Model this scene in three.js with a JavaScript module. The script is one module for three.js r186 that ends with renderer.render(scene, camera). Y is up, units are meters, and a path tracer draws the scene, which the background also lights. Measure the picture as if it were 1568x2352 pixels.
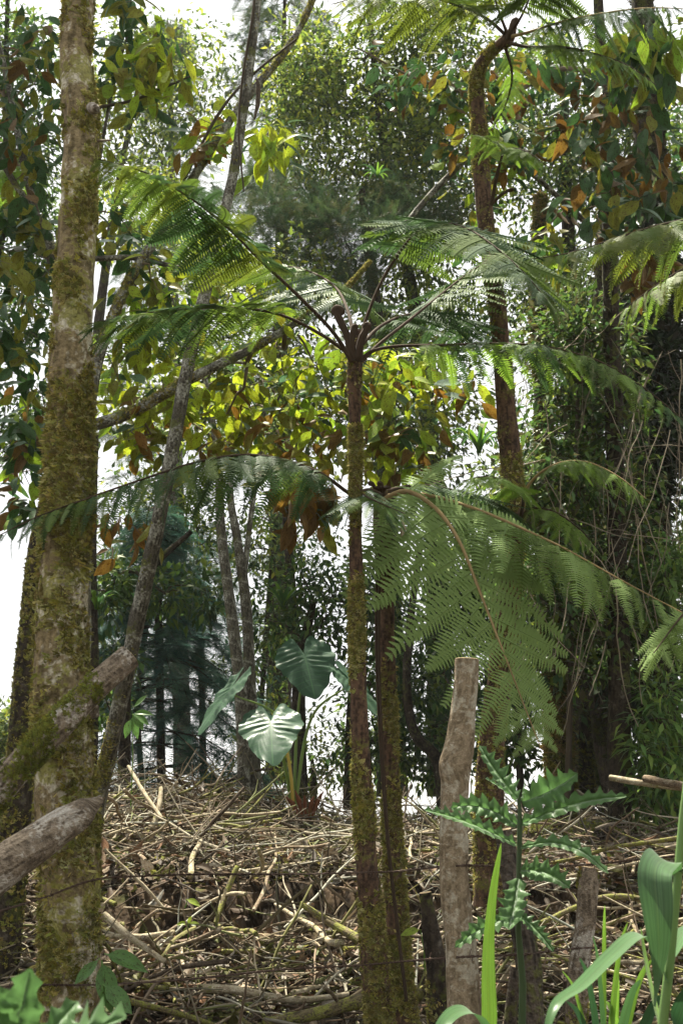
import * as THREE from 'three';
import { mergeGeometries } from 'three/addons/utils/BufferGeometryUtils.js';
import { ImprovedNoise } from 'three/addons/math/ImprovedNoise.js';

// ------------------------------------------------------------------ camera, sky, sun, exposure
const scene = new THREE.Scene();
const EYE = new THREE.Vector3(0, 1.5, 0), FOV = 50, PITCH = THREE.MathUtils.degToRad(13.7);
const camera = new THREE.PerspectiveCamera(FOV, 682 / 1024, 0.05, 5000);
camera.position.copy(EYE);
camera.rotation.set(PITCH, 0, 0);
camera.focus = 3.9;
camera.userData.fStop = 11;

const SUN_ELEV = THREE.MathUtils.degToRad(57), SUN_AZ = THREE.MathUtils.degToRad(-14);   // ahead, a little to the left
const sunDir = new THREE.Vector3(Math.sin(SUN_AZ) * Math.cos(SUN_ELEV), Math.sin(SUN_ELEV), -Math.cos(SUN_AZ) * Math.cos(SUN_ELEV));
{ // bright thin cloud: nearly even white, whiter round the sun
  const w = 256, h = 128, d = new Float32Array(w * h * 4), v = new THREE.Vector3();
  for (let j = 0; j < h; j++) for (let i = 0; i < w; i++) {
    const el = ((j + 0.5) / h - 0.5) * Math.PI, az = ((i + 0.5) / w - 0.5) * 2 * Math.PI;
    v.set(Math.cos(el) * Math.cos(az), Math.sin(el), Math.cos(el) * Math.sin(az));
    const c = Math.max(0, v.dot(sunDir)), g = 0.34 + 0.2 * Math.pow(c, 6);
    const k = (j * w + i) * 4;
    d[k] = g * 0.98; d[k + 1] = g * 0.99; d[k + 2] = g * 1.01; d[k + 3] = 1;
  }
  const sky = new THREE.DataTexture(d, w, h, THREE.RGBAFormat, THREE.FloatType);
  sky.mapping = THREE.EquirectangularReflectionMapping; sky.magFilter = THREE.LinearFilter; sky.needsUpdate = true;
  scene.background = sky; scene.environment = sky;
}
const sun = new THREE.DirectionalLight(new THREE.Color(1.0, 0.94, 0.8), 5);
sun.position.copy(sunDir).multiplyScalar(30); sun.target.position.set(0, 2, -6);
sun.castShadow = true; sun.shadow.mapSize.set(4096, 4096); sun.shadow.radius = 1.5;
Object.assign(sun.shadow.camera, { left: -12, right: 12, top: 14, bottom: -12, near: 1, far: 70 });
scene.add(sun, sun.target);
const renderer = new THREE.WebGLRenderer({ antialias: true });
renderer.toneMapping = THREE.LinearToneMapping;
renderer.toneMappingExposure = 3.5;
renderer.shadowMap.enabled = true;

// ------------------------------------------------------------------ helpers
const V = (x, y, z) => new THREE.Vector3(x, y, z);
const col = (r, g, b) => new THREE.Color().setRGB(r, g, b);
let seedState = 12345;
function rnd() { seedState = (seedState + 0x6d2b79f5) | 0; let t = Math.imul(seedState ^ (seedState >>> 15), 1 | seedState); t = (t + Math.imul(t ^ (t >>> 7), 61 | t)) ^ t; return ((t ^ (t >>> 14)) >>> 0) / 4294967296; }
const seed = (n) => { seedState = n * 7919 + 17; };
const rr = (a, b) => a + (b - a) * rnd();
const gauss = () => (rnd() + rnd() + rnd() + rnd() - 2) * 0.9;
const pick = (a) => a[Math.floor(rnd() * a.length)];
const lerp = (a, b, t) => a + (b - a) * t;
const clamp = (x, a = 0, b = 1) => Math.min(b, Math.max(a, x));
const smooth = (a, b, x) => { const t = clamp((x - a) / (b - a)); return t * t * (3 - 2 * t); };
const perlin = new ImprovedNoise();
const noise = (x, y, z) => perlin.noise(x + 31.7, y + 17.3, z + 5.1);
const fbm = (x, y, z, o = 4) => { let s = 0, a = 0.5; for (let i = 0; i < o; i++) { s += a * noise(x, y, z); x *= 2.03; y *= 2.03; z *= 2.03; a *= 0.5; } return s; };

// survey of the photograph: a mark at (u, v) on a 1568 x 2352 print, standing d metres ahead on the ground plan
const FPX = 1176 / Math.tan(THREE.MathUtils.degToRad(FOV / 2)), CP = Math.cos(PITCH), SP = Math.sin(PITCH);
let at = (u, v, d) => {
  const a = (u - 784) / FPX, b = (1176 - v) / FPX, t = d / (CP - b * SP);
  return V(EYE.x + a * t, EYE.y + (b * CP + SP) * t, -d);
};
const mpp = (d) => d / (FPX * CP);      // metres per print mark at that distance

const used = new Map();
const numbered = (n) => { const k = used.get(n) ?? 0; used.set(n, k + 1); return k ? `${n}_${String(k).padStart(3, '0')}` : n; };
function tag(o, label, category, group) { o.userData.label = label; o.userData.category = category; if (group) o.userData.group = group; return o; }
function thing(name, label, category, pos, group) {
  const o = new THREE.Group(); o.name = numbered(name); if (pos) o.position.copy(pos); scene.add(o);
  return tag(o, label, category, group);
}
function shadowed(m) { m.castShadow = true; m.receiveShadow = true; return m; }
function part(name, geo, mat, parent) {      // geometry given in world axes; stored relative to its thing's base
  const m = shadowed(new THREE.Mesh(geo, mat)); m.name = name;
  parent.add(m);
  const off = V(0, 0, 0); for (let p = parent; p && p !== scene; p = p.parent) off.add(p.position);
  if (off.lengthSq()) geo.translate(-off.x, -off.y, -off.z);
  return m;
}
const offsetOf = (o) => { const off = V(0, 0, 0); for (let p = o; p && p !== scene; p = p.parent) off.add(p.position); return off; };
function single(name, geo, mat, label, category, group) {
  geo.computeBoundingBox(); const b = geo.boundingBox, c = V((b.min.x + b.max.x) / 2, b.min.y, (b.min.z + b.max.z) / 2);
  geo.translate(-c.x, -c.y, -c.z);
  const m = shadowed(new THREE.Mesh(geo, mat)); m.position.copy(c); m.name = numbered(name); scene.add(m);
  return tag(m, label, category, group);
}

class MB {                                  // collects tubes, strips and triangles into one geometry
  constructor() { this.p = []; this.u = []; this.i = []; }
  vert(v, s = 0, t = 0) { this.p.push(v.x, v.y, v.z); this.u.push(s, t); return this.p.length / 3 - 1; }
  tri(a, b, c) { this.i.push(a, b, c); }
  quad(a, b, c, d) { this.i.push(a, b, c, a, c, d); }
  tube(pts, radii, sides = 5, { cap = false, rough = 0, freq = 8, lump = null } = {}) {
    const n = pts.length; let nrm = V(0, 0, -1), len = 0; const T = V(), B = V(), q = V(), first = this.p.length / 3;
    for (let k = 0; k < n; k++) {
      T.subVectors(pts[Math.min(n - 1, k + 1)], pts[Math.max(0, k - 1)]); if (T.lengthSq() < 1e-12) T.set(0, 1, 0); T.normalize();
      nrm.addScaledVector(T, -nrm.dot(T)); if (nrm.lengthSq() < 1e-4) { nrm.set(1, 0, 0.3); nrm.addScaledVector(T, -nrm.dot(T)); } nrm.normalize(); B.crossVectors(T, nrm);
      if (k) len += pts[k].distanceTo(pts[k - 1]);
      const r0 = radii[k];
      for (let s = 0; s <= sides; s++) {
        const a = (s / sides) * 2 * Math.PI, c = Math.cos(a), si = Math.sin(a);
        let r = r0;
        q.copy(nrm).multiplyScalar(c).addScaledVector(B, si);
        if (rough) { const w = pts[k]; r *= 1 + rough * fbm((w.x + q.x * r0) * freq, (w.y + q.y * r0) * freq * 0.6, (w.z + q.z * r0) * freq, 3); }
        if (lump) r *= lump(len, a);
        this.vert(q.multiplyScalar(r).add(pts[k]), (s / sides) * 2 * Math.PI * r0, len);
      }
    }
    const st = sides + 1;
    for (let k = 0; k < n - 1; k++) for (let s = 0; s < sides; s++) this.quad(first + k * st + s, first + k * st + s + 1, first + (k + 1) * st + s + 1, first + (k + 1) * st + s);
    if (cap) for (const k of [0, n - 1]) { const c = this.vert(pts[k]); for (let s = 0; s < sides; s++) k ? this.tri(first + k * st + s, first + k * st + s + 1, c) : this.tri(first + s + 1, first + s, c); }
    return this;
  }
  geo(weldSeam = true) {
    const g = new THREE.BufferGeometry();
    g.setAttribute('position', new THREE.Float32BufferAttribute(this.p, 3)); g.setAttribute('uv', new THREE.Float32BufferAttribute(this.u, 2));
    g.setIndex(this.i); g.computeVertexNormals(); return g;
  }
}
function curvePts(pts, radii, step) {       // catmull-rom through points, with radii
  const c = new THREE.CatmullRomCurve3(pts, false, 'centripetal'), L = c.getLength(), n = Math.max(3, Math.ceil(L / step)), P = [], R = [];
  for (let k = 0; k <= n; k++) {
    const t = k / n; P.push(c.getPoint(t)); const f = t * (pts.length - 1), i = Math.min(pts.length - 2, Math.floor(f));
    R.push(lerp(radii[i], radii[i + 1], f - i));
  }
  return { P, R, L };
}
// trunk given as survey marks [u, v, d, radius in metres]
function trunkLine(marks, step = 0.04) { return curvePts(marks.map((m) => at(m[0], m[1], m[2])), marks.map((m) => m[3]), step); }

// ------------------------------------------------------------------ textures (tiling noise)
function lattice(nx, ny, s) { const a = new Float32Array(nx * ny); let k = s * 9781 + 3; for (let i = 0; i < a.length; i++) { k = (Math.imul(k, 1664525) + 1013904223) | 0; a[i] = ((k >>> 8) & 0xffff) / 65535; } const m = (q, n) => ((q % n) + n) % n; return (x, y) => { const xi = Math.floor(x), yi = Math.floor(y), fx = x - xi, fy = y - yi, u = fx * fx * (3 - 2 * fx), v = fy * fy * (3 - 2 * fy), x0 = m(xi, nx), x1 = m(xi + 1, nx), y0 = m(yi, ny) * nx, y1 = m(yi + 1, ny) * nx; return lerp(lerp(a[y0 + x0], a[y0 + x1], u), lerp(a[y1 + x0], a[y1 + x1], u), v); }; }
function tile(px, py, s, oct = 4) {         // fbm in 0..1 over the unit square, tiling; px, py = cells across
  const ls = []; for (let o = 0; o < oct; o++) ls.push([lattice(px << o, py << o, s + o), px << o, py << o]);
  return (u, v) => { let t = 0, a = 0.5, n = 0; for (const [f, cx, cy] of ls) { t += a * f(u * cx, v * cy); n += a; a *= 0.5; } return t / n; };
}
function tex(w, h, fn, { srgb = false, repeat = [1, 1] } = {}) {
  const d = new Uint8Array(w * h * 4), o = [0, 0, 0];
  for (let j = 0; j < h; j++) for (let i = 0; i < w; i++) { fn((i + 0.5) / w, (j + 0.5) / h, o); const k = (j * w + i) * 4; for (let c = 0; c < 3; c++) { let x = clamp(o[c]); if (srgb) x = x <= 0.0031308 ? 12.92 * x : 1.055 * Math.pow(x, 1 / 2.4) - 0.055; d[k + c] = x * 255; } d[k + 3] = 255; }
  const t = new THREE.DataTexture(d, w, h); t.wrapS = t.wrapT = THREE.RepeatWrapping; t.magFilter = THREE.LinearFilter; t.minFilter = THREE.LinearMipmapLinearFilter; t.generateMipmaps = true;
  if (srgb) t.colorSpace = THREE.SRGBColorSpace; t.repeat.set(...repeat); t.needsUpdate = true; return t;
}
const mix3 = (o, a, b, t) => { for (let c = 0; c < 3; c++) o[c] = lerp(a[c], b[c], t); };
function bark({ s, size = 0.5, base, dark, pale, moss, paleAt = 0.62, mossAt = 0.5, streak = 1, bump = 0.006, rough = 0.9 }) {
  const big = tile(3, 3, s), mid = tile(9, 9, s + 20), fine = tile(40, 40, s + 40, 3), str = tile(40 * streak, 7, s + 60, 3), big2 = tile(4, 4, s + 80), grit = tile(96, 96, s + 90, 2);
  const H = (u, v) => 0.4 * str(u, v) + 0.35 * fine(u, v) + 0.25 * mid(u, v);
  const map = tex(512, 512, (u, v, o) => {
    const h = H(u, v); mix3(o, dark, base, smooth(0.28, 0.66, h));
    if (pale) { const p = smooth(paleAt, paleAt + 0.1, 0.45 * big(u, v) + 0.3 * mid(u, v) + 0.25 * fine(v, u)); mix3(o, [...o], pale, p * (0.55 + 0.45 * smooth(0.3, 0.6, str(u, v)))); }
    if (moss) { const m = smooth(mossAt, mossAt + 0.1, 0.5 * big2(u, v) + 0.35 * fine(u, v) + 0.15 * mid(u, v)); mix3(o, [...o], [moss[0] * (0.6 + 0.8 * fine(v, u)), moss[1] * (0.6 + 0.8 * fine(v, u)), moss[2]], m * 0.85); }
    const g = 0.72 + 0.56 * grit(u, v); for (let c = 0; c < 3; c++) o[c] *= g;
  }, { srgb: true, repeat: [1 / size, 1 / size] });
  const bm = tex(512, 512, (u, v, o) => { const h = 0.75 * H(u, v) + 0.25 * grit(u, v); o[0] = o[1] = o[2] = h; }, { repeat: [1 / size, 1 / size] });
  return new THREE.MeshPhysicalMaterial({ map, bumpMap: bm, bumpScale: bump, roughness: rough, specularIntensity: 0.3 });
}
const M = {};
M.mossBark = bark({ s: 1, base: [0.27, 0.21, 0.115], dark: [0.095, 0.073, 0.036], pale: [0.5, 0.46, 0.36], moss: [0.21, 0.2, 0.045], paleAt: 0.51, mossAt: 0.52, bump: 0.014 });
M.greyBark = bark({ s: 2, size: 0.3, base: [0.13, 0.12, 0.095], dark: [0.03, 0.027, 0.02], pale: [0.33, 0.33, 0.28], moss: [0.1, 0.11, 0.035], paleAt: 0.55, mossAt: 0.56, bump: 0.005 });
M.fernBark = bark({ s: 3, size: 0.35, base: [0.135, 0.082, 0.052], dark: [0.035, 0.023, 0.016], pale: [0.27, 0.2, 0.14], moss: [0.12, 0.12, 0.03], paleAt: 0.6, mossAt: 0.55, bump: 0.006 });
M.darkBark = bark({ s: 4, size: 0.5, base: [0.055, 0.043, 0.03], dark: [0.015, 0.012, 0.009], pale: [0.12, 0.105, 0.085], moss: [0.07, 0.08, 0.02], paleAt: 0.6, mossAt: 0.53, bump: 0.012 });
M.furrowBark = bark({ s: 5, size: 0.6, base: [0.1, 0.08, 0.062], dark: [0.02, 0.016, 0.012], pale: [0.2, 0.175, 0.14], moss: [0.08, 0.085, 0.025], paleAt: 0.58, mossAt: 0.6, streak: 2, bump: 0.02 });
M.postBark = bark({ s: 6, size: 0.35, base: [0.28, 0.22, 0.145], dark: [0.13, 0.098, 0.06], pale: [0.38, 0.345, 0.265], paleAt: 0.5, bump: 0.006 });
M.logBark = bark({ s: 7, size: 0.3, base: [0.25, 0.2, 0.145], dark: [0.07, 0.053, 0.037], pale: [0.42, 0.385, 0.33], paleAt: 0.5, bump: 0.012 });
M.cutWood = new THREE.MeshStandardMaterial({ color: col(0.5, 0.37, 0.22), roughness: 0.85, bumpMap: tex(128, 128, ((f) => (u, v, o) => { o[0] = o[1] = o[2] = f(u, v); })(tile(16, 16, 91, 3)), { repeat: [20, 20] }), bumpScale: 0.003 });
const grainTex = tex(256, 256, ((f, g) => (u, v, o) => { const k = 0.5 + 0.5 * f(u, v) * (0.6 + 0.8 * g(u, v)); o[0] = o[1] = o[2] = k; })(tile(20, 4, 71, 3), tile(5, 5, 75, 3)), { srgb: true, repeat: [6, 3] });
const grainBump = tex(256, 256, ((f) => (u, v, o) => { o[0] = o[1] = o[2] = f(u, v); })(tile(24, 6, 77, 3)), { repeat: [6, 4] });
const woody = (r, g, b) => new THREE.MeshPhysicalMaterial({ specularIntensity: 0.3, color: col(r * 1.6, g * 1.6, b * 1.6), map: grainTex, bumpMap: grainBump, bumpScale: 0.002, roughness: 0.92 });
M.twig = woody(0.11, 0.085, 0.06); M.twigDark = woody(0.05, 0.04, 0.028); M.vine = woody(0.19, 0.16, 0.115);
M.stickPale = bark({ s: 31, size: 0.2, base: [0.4, 0.345, 0.24], dark: [0.17, 0.13, 0.08], pale: [0.52, 0.48, 0.38], moss: [0.17, 0.17, 0.05], paleAt: 0.52, mossAt: 0.6, bump: 0.004 });
M.stickTan = bark({ s: 32, size: 0.2, base: [0.24, 0.18, 0.12], dark: [0.08, 0.058, 0.038], pale: [0.36, 0.31, 0.23], moss: [0.14, 0.14, 0.04], paleAt: 0.56, mossAt: 0.57, bump: 0.004 });
M.stickMoss = bark({ s: 33, size: 0.2, base: [0.19, 0.155, 0.085], dark: [0.06, 0.05, 0.03], pale: [0.3, 0.27, 0.18], moss: [0.19, 0.2, 0.045], paleAt: 0.58, mossAt: 0.45, bump: 0.006 });
M.stickDark = bark({ s: 34, size: 0.2, base: [0.1, 0.075, 0.052], dark: [0.03, 0.023, 0.016], pale: [0.19, 0.16, 0.12], moss: [0.09, 0.095, 0.03], paleAt: 0.57, mossAt: 0.58, bump: 0.005 });
M.wire = new THREE.MeshStandardMaterial({ color: col(0.08, 0.05, 0.035), roughness: 0.75, metalness: 0.4 });
M.fernStalk = woody(0.05, 0.034, 0.022); M.fernStalkPale = woody(0.24, 0.175, 0.085);

function leafy(r, g, b, { trans = 0.45, coat = 0.15, coatRough = 0.3, map = null, bumpMap = null, bumpScale = 0.001, rough = 0.92, spec = 0.25 } = {}) {
  return new THREE.MeshPhysicalMaterial({ specularIntensity: spec, color: col(r, g, b), side: THREE.DoubleSide, transmission: trans, thickness: 0, roughness: rough, clearcoat: coat, clearcoatRoughness: coatRough, map, bumpMap, bumpScale });
}
// veined leaf: u along the leaf, v across (0.5 = midrib)
const veinH = (u, v, n = 11) => { const y = Math.abs(v - 0.5) * 2, f = (u - y * 0.16) * n, w = Math.abs(f - Math.round(f)); return Math.max(1 - smooth(0.0, 0.05, y), 0.7 * (1 - smooth(0.03, 0.14, w)) * (1 - y * 0.5)); };
const blot = tile(6, 6, 33, 4), blotFine = tile(20, 20, 37, 3);
const veinMap = tex(256, 128, (u, v, o) => { const h = veinH(u, v), k = 0.72 + 0.34 * (blot(u, v) - 0.5) + 0.2 * (blotFine(u, v) - 0.5); o[0] = k + 0.24 * h; o[1] = k + 0.2 * h; o[2] = k + 0.12 * h; const spot = smooth(0.66, 0.7, blotFine(v, u)); o[0] = lerp(o[0], 0.35, spot); o[1] = lerp(o[1], 0.22, spot); o[2] = lerp(o[2], 0.1, spot); }, { srgb: true });
const veinBump = tex(256, 128, (u, v, o) => { o[0] = o[1] = o[2] = 0.7 - 0.6 * veinH(u, v); });
for (const t of [veinMap, veinBump]) t.wrapS = t.wrapT = THREE.ClampToEdgeWrapping;
const L = {};                                // leaf materials
const veined = { map: veinMap, bumpMap: veinBump, bumpScale: 0.0015 };
L.yellow = leafy(0.5, 0.62, 0.04, { trans: 0.65, ...veined });
L.lime = leafy(0.32, 0.5, 0.04, { trans: 0.6, ...veined });
L.olive = leafy(0.26, 0.28, 0.03, { trans: 0.55, ...veined });
L.rust = leafy(0.25, 0.145, 0.025, { trans: 0.5, ...veined });
L.rustDark = leafy(0.17, 0.1, 0.022, { trans: 0.4, ...veined });
L.deep = leafy(0.055, 0.13, 0.035, { trans: 0.35, coat: 0.3, coatRough: 0.25, ...veined });
L.gloss = leafy(0.1, 0.19, 0.09, { trans: 0.15, coat: 1, coatRough: 0.3, ...veined });
L.fern = leafy(0.1, 0.16, 0.024, { trans: 0.45, coat: 0.1, coatRough: 0.4 });
L.fernBlue = leafy(0.055, 0.11, 0.034, { trans: 0.4, coat: 0.14, coatRough: 0.4 });
L.fernPale = leafy(0.22, 0.32, 0.1, { trans: 0.4, coat: 0.05, coatRough: 0.5 });
L.fernOlive = leafy(0.12, 0.155, 0.018, { trans: 0.5, coat: 0.1, coatRough: 0.45 });
L.fernLime = leafy(0.18, 0.3, 0.035, { trans: 0.55, coat: 0.2, coatRough: 0.4 });
L.small = leafy(1, 1, 1, { trans: 0.5, coat: 0.2, coatRough: 0.3 });
L.needle = leafy(1, 1, 1, { trans: 0.3, coat: 0.05, coatRough: 0.5 });
L.moss = leafy(1, 1, 1, { trans: 0.3, coat: 0, rough: 1 });
L.dry = leafy(1, 1, 1, { trans: 0.15, coat: 0.15, coatRough: 0.5, map: veinMap });

// ------------------------------------------------------------------ ground
const profile = [[-400, -3], [-20, -0.3], [0, 0], [2, 0.02], [3.2, 0.15], [3.9, 0.44], [4.4, 0.62], [4.8, 0.74], [5.16, 0.76], [5.3, 1.0], [5.7, 1.07], [6.5, 1.17], [7.5, 1.27], [8.6, 1.36], [10, 1.15], [14, 0.0], [25, -4], [60, -14], [200, -30], [4000, -60]];
const prof = (d) => { let i = 0; while (i < profile.length - 2 && profile[i + 1][0] < d) i++; const [a, ya] = profile[i], [b, yb] = profile[i + 1]; return lerp(ya, yb, clamp((d - a) / (b - a))); };
const lip = (x, d) => 0.35 * noise(x * 0.7, 3.3, 0.2) + 0.22 * noise(x * 2.6, 1.3, d * 0.8) + 0.1 * noise(x * 7, 6.3, d * 5);
function ground(x, d) {
  const near = clamp(1 - Math.abs(d - 5) / 25), bend = lip(x, d) - 0.12 * x + 0.05 * x * x;   // the bank's edge wanders
  return prof(d + bend * near * smooth(2.5, 4, d) * (1 - smooth(9, 14, d))) + near * (0.10 * fbm(x * 1.1, d * 1.1, 2.2, 3) + 0.05 * fbm(x * 5, d * 5, 7.7, 3)) + smooth(1, 3, x) * smooth(6, 9, d) * 0.12 - 0.2 * smooth(-1.0, 0.1, x) * smooth(5.6, 7.4, d) * (1 - smooth(10, 14, d));
}
{
  const axis = (a, b, fine, lo, hi, grow) => { const r = []; for (let x = lo; x <= hi + 1e-6; x += fine) r.push(x); let s = fine; let x = hi; while (x < b) { s *= grow; x = Math.min(b, x + s); r.push(x); } s = fine; x = lo; while (x > a) { s *= grow; x = Math.max(a, x - s); r.unshift(x); } return r; };
  const xs = axis(-2500, 2500, 0.07, -5, 5, 1.22), ds = axis(-400, 4000, 0.06, 2.6, 9.6, 1.2), p = [], u = [], ix = [];
  for (const d of ds) for (const x of xs) { p.push(x, ground(x, d), -d); u.push(x, d); }
  const n = xs.length; for (let j = 0; j < ds.length - 1; j++) for (let i = 0; i < n - 1; i++) { const a = j * n + i; ix.push(a, a + 1, a + n + 1, a, a + n + 1, a + n); }
  const g = new THREE.BufferGeometry(); g.setAttribute('position', new THREE.Float32BufferAttribute(p, 3)); g.setAttribute('uv', new THREE.Float32BufferAttribute(u, 2)); g.setIndex(ix); g.computeVertexNormals();
  const a = tile(5, 5, 11), b = tile(24, 24, 15, 4), c = tile(9, 9, 19);
  const map = tex(512, 512, (s, t, o) => { mix3(o, [0.018, 0.013, 0.009], [0.075, 0.053, 0.034], smooth(0.35, 0.65, b(s, t))); mix3(o, [...o], [0.06, 0.065, 0.02], 0.7 * smooth(0.52, 0.62, a(s, t) * 0.7 + 0.3 * c(s, t))); }, { srgb: true, repeat: [0.9, 0.9] });
  const bm = tex(512, 512, (s, t, o) => { o[0] = o[1] = o[2] = b(s, t); }, { repeat: [0.9, 0.9] });
  const m = shadowed(new THREE.Mesh(g, new THREE.MeshPhysicalMaterial({ map, bumpMap: bm, bumpScale: 0.03, roughness: 1, specularIntensity: 0.2 })));
  m.name = 'ground'; m.userData = { kind: 'structure', label: 'dark soil bank rising behind the wire fence', category: 'ground' }; scene.add(m);
}
const gy = (p) => ground(p.x, -p.z);

// ------------------------------------------------------------------ instancing
const Q = new THREE.Quaternion(), MX = new THREE.Matrix4(), SC = V(), BX = V(), BY = V(), BZ = V();
function basis(x, z) { BX.copy(x).normalize(); BZ.copy(z).addScaledVector(BX, -z.dot(BX)); if (BZ.lengthSq() < 1e-5) BZ.set(0.31, 0.7, -0.4).addScaledVector(BX, -BX.dot(V(0.31, 0.7, -0.4))); BZ.normalize(); BY.crossVectors(BZ, BX); return MX.makeBasis(BX, BY, BZ); }
class Copies {                              // gathers placements; x = along, z = normal
  constructor() { this.m = []; this.c = []; }
  add(pos, x, z, sx, sy, sz, color) { basis(x, z); MX.scale(SC.set(sx, sy, sz)); MX.setPosition(pos); this.m.push(MX.clone()); this.c.push(color); }
  build(name, geo, mat, parent, label, category) {
    const n = this.m.length, im = new THREE.InstancedMesh(geo, mat, n); im.name = name; shadowed(im);
    const off = offsetOf(parent);
    for (let i = 0; i < n; i++) { const e = this.m[i].elements; e[12] -= off.x; e[13] -= off.y; e[14] -= off.z; im.setMatrixAt(i, this.m[i]); im.setColorAt(i, this.c[i]); }
    im.userData.kind = 'stuff'; if (label) tag(im, label, category); parent.add(im); return im;
  }
}
const jig = (base, s = 0.25) => { const k = 1 + rr(-s, s), h = rr(-0.12, 0.12); return col(base[0] * k * (1 + h), base[1] * k, base[2] * k * (1 - h)); };
const randDir = () => { const z = rr(-1, 1), a = rr(0, 6.2832), r = Math.sqrt(1 - z * z); return V(r * Math.cos(a), z, r * Math.sin(a)); };

// ------------------------------------------------------------------ leaf shapes (along +x, normal +z, length 1)
function bladeGeo({ w = 0.4, n = 8, tip = 0.16, fold = 0.25, curl = 0.18, wave = 0, belly = 0.8, stalk = 0.1, side = 0 }) {
  const b = new MB(), rows = [];
  for (let k = 0; k <= n; k++) {
    const t = k / n; let hw = w * 0.5 * Math.pow(Math.sin(Math.PI * Math.pow(clamp(t, 0.012, 0.988), belly)), 0.85); if (t > 1 - tip) hw *= lerp(1, 0.35, (t - 1 + tip) / tip) ;
    if (k === n) hw = 0.002;
    const x = stalk + t * (1 - stalk), z = -curl * t * t, wv = wave * Math.sin(t * 19), sd = side * t * t;
    rows.push([b.vert(V(x, sd - hw, z + fold * hw + wv), t, 0), b.vert(V(x, sd - hw * 0.5, z + fold * hw * 0.35 ), t, 0.25), b.vert(V(x, sd, z), t, 0.5), b.vert(V(x, sd + hw * 0.5, z + fold * hw * 0.35), t, 0.75), b.vert(V(x, sd + hw, z + fold * hw - wv), t, 1)]);
  }
  for (let k = 0; k < n; k++) for (let s = 0; s < 4; s++) b.quad(rows[k][s], rows[k + 1][s], rows[k + 1][s + 1], rows[k][s + 1]);
  if (stalk) { const a = b.vert(V(0, -0.012, 0), 0, 0.5), c = b.vert(V(0, 0.012, 0), 0, 0.5), d = b.vert(V(stalk * 1.1, 0.012, 0), 0.1, 0.5), e = b.vert(V(stalk * 1.1, -0.012, 0), 0.1, 0.5); b.quad(a, e, d, c); }
  return b.geo();
}
seed(1);
const broadLeaf = [bladeGeo({ w: 0.42 }), bladeGeo({ w: 0.38, fold: 0.5, curl: 0.3, side: 0.08 }), bladeGeo({ w: 0.46, fold: 0.1, curl: 0.08, wave: 0.015, side: -0.06 }), bladeGeo({ w: 0.36, fold: 0.35, curl: -0.12, belly: 0.9 })];
const lanceLeaf = [bladeGeo({ w: 0.3, n: 6, curl: 0.25 }), bladeGeo({ w: 0.27, n: 6, curl: 0.1, side: 0.1 })];
function tinyLeaf(w, curl) { const b = new MB(); const a = b.vert(V(0, 0, 0)), c = b.vert(V(0.38, -w / 2, 0.06)), d = b.vert(V(0.42, 0, 0)), e = b.vert(V(0.38, w / 2, 0.06)), f = b.vert(V(1, 0, -curl)); b.tri(a, c, d); b.tri(a, d, e); b.tri(c, f, d); b.tri(d, f, e); return b.geo(); }
const tiny = tinyLeaf(0.42, 0.1), tinyNarrow = tinyLeaf(0.24, 0.18);
function sprayGeo(n, len, up) { const b = new MB(); for (let k = 0; k < n; k++) { const t = k / n, x = t * 0.95, l = len * (1 - 0.7 * t) * (0.8 + 0.4 * ((k * 7919) % 13) / 13); for (const s of [-1, 1]) { const r = b.vert(V(x, 0, -0.15 * t * t)), q = b.vert(V(x + 0.035, 0, -0.15 * t * t)); b.tri(r, q, b.vert(V(x + l * 0.7, s * l, -0.15 * t * t + up * l * (((k * 31) % 7) / 7 - 0.6)))); } } const a = b.vert(V(0, -0.01, 0)), c = b.vert(V(0, 0.01, 0)); b.tri(a, b.vert(V(1, 0, -0.16)), c); return b.geo(); }
const needleSpray = sprayGeo(14, 0.34, 0.5), cypressSpray = sprayGeo(11, 0.3, 1.2);
function mossGeo(n, spread) { const b = new MB(); seed(44); for (let k = 0; k < n; k++) { const a = rr(0, 6.28), t = rr(0.2, spread), d = V(Math.cos(a) * t, Math.sin(a) * t, 1).normalize(), s = V(-Math.sin(a), Math.cos(a), 0).multiplyScalar(0.13), o = V(rr(-0.35, 0.35), rr(-0.35, 0.35), -0.1), l = rr(0.6, 1.1); const m = o.clone().addScaledVector(d, l * 0.55), e = o.clone().addScaledVector(d, l).add(V(0, 0, -0.18)); const i0 = b.vert(o.clone().sub(s)), i1 = b.vert(o.clone().add(s)), i2 = b.vert(m.clone().add(s)), i3 = b.vert(m.clone().sub(s)); b.quad(i0, i1, i2, i3); b.tri(i3, i2, b.vert(e)); } return b.geo(); }
const mossTuft = mossGeo(13, 1.5), mossStrand = mossGeo(4, 0.7);
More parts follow.
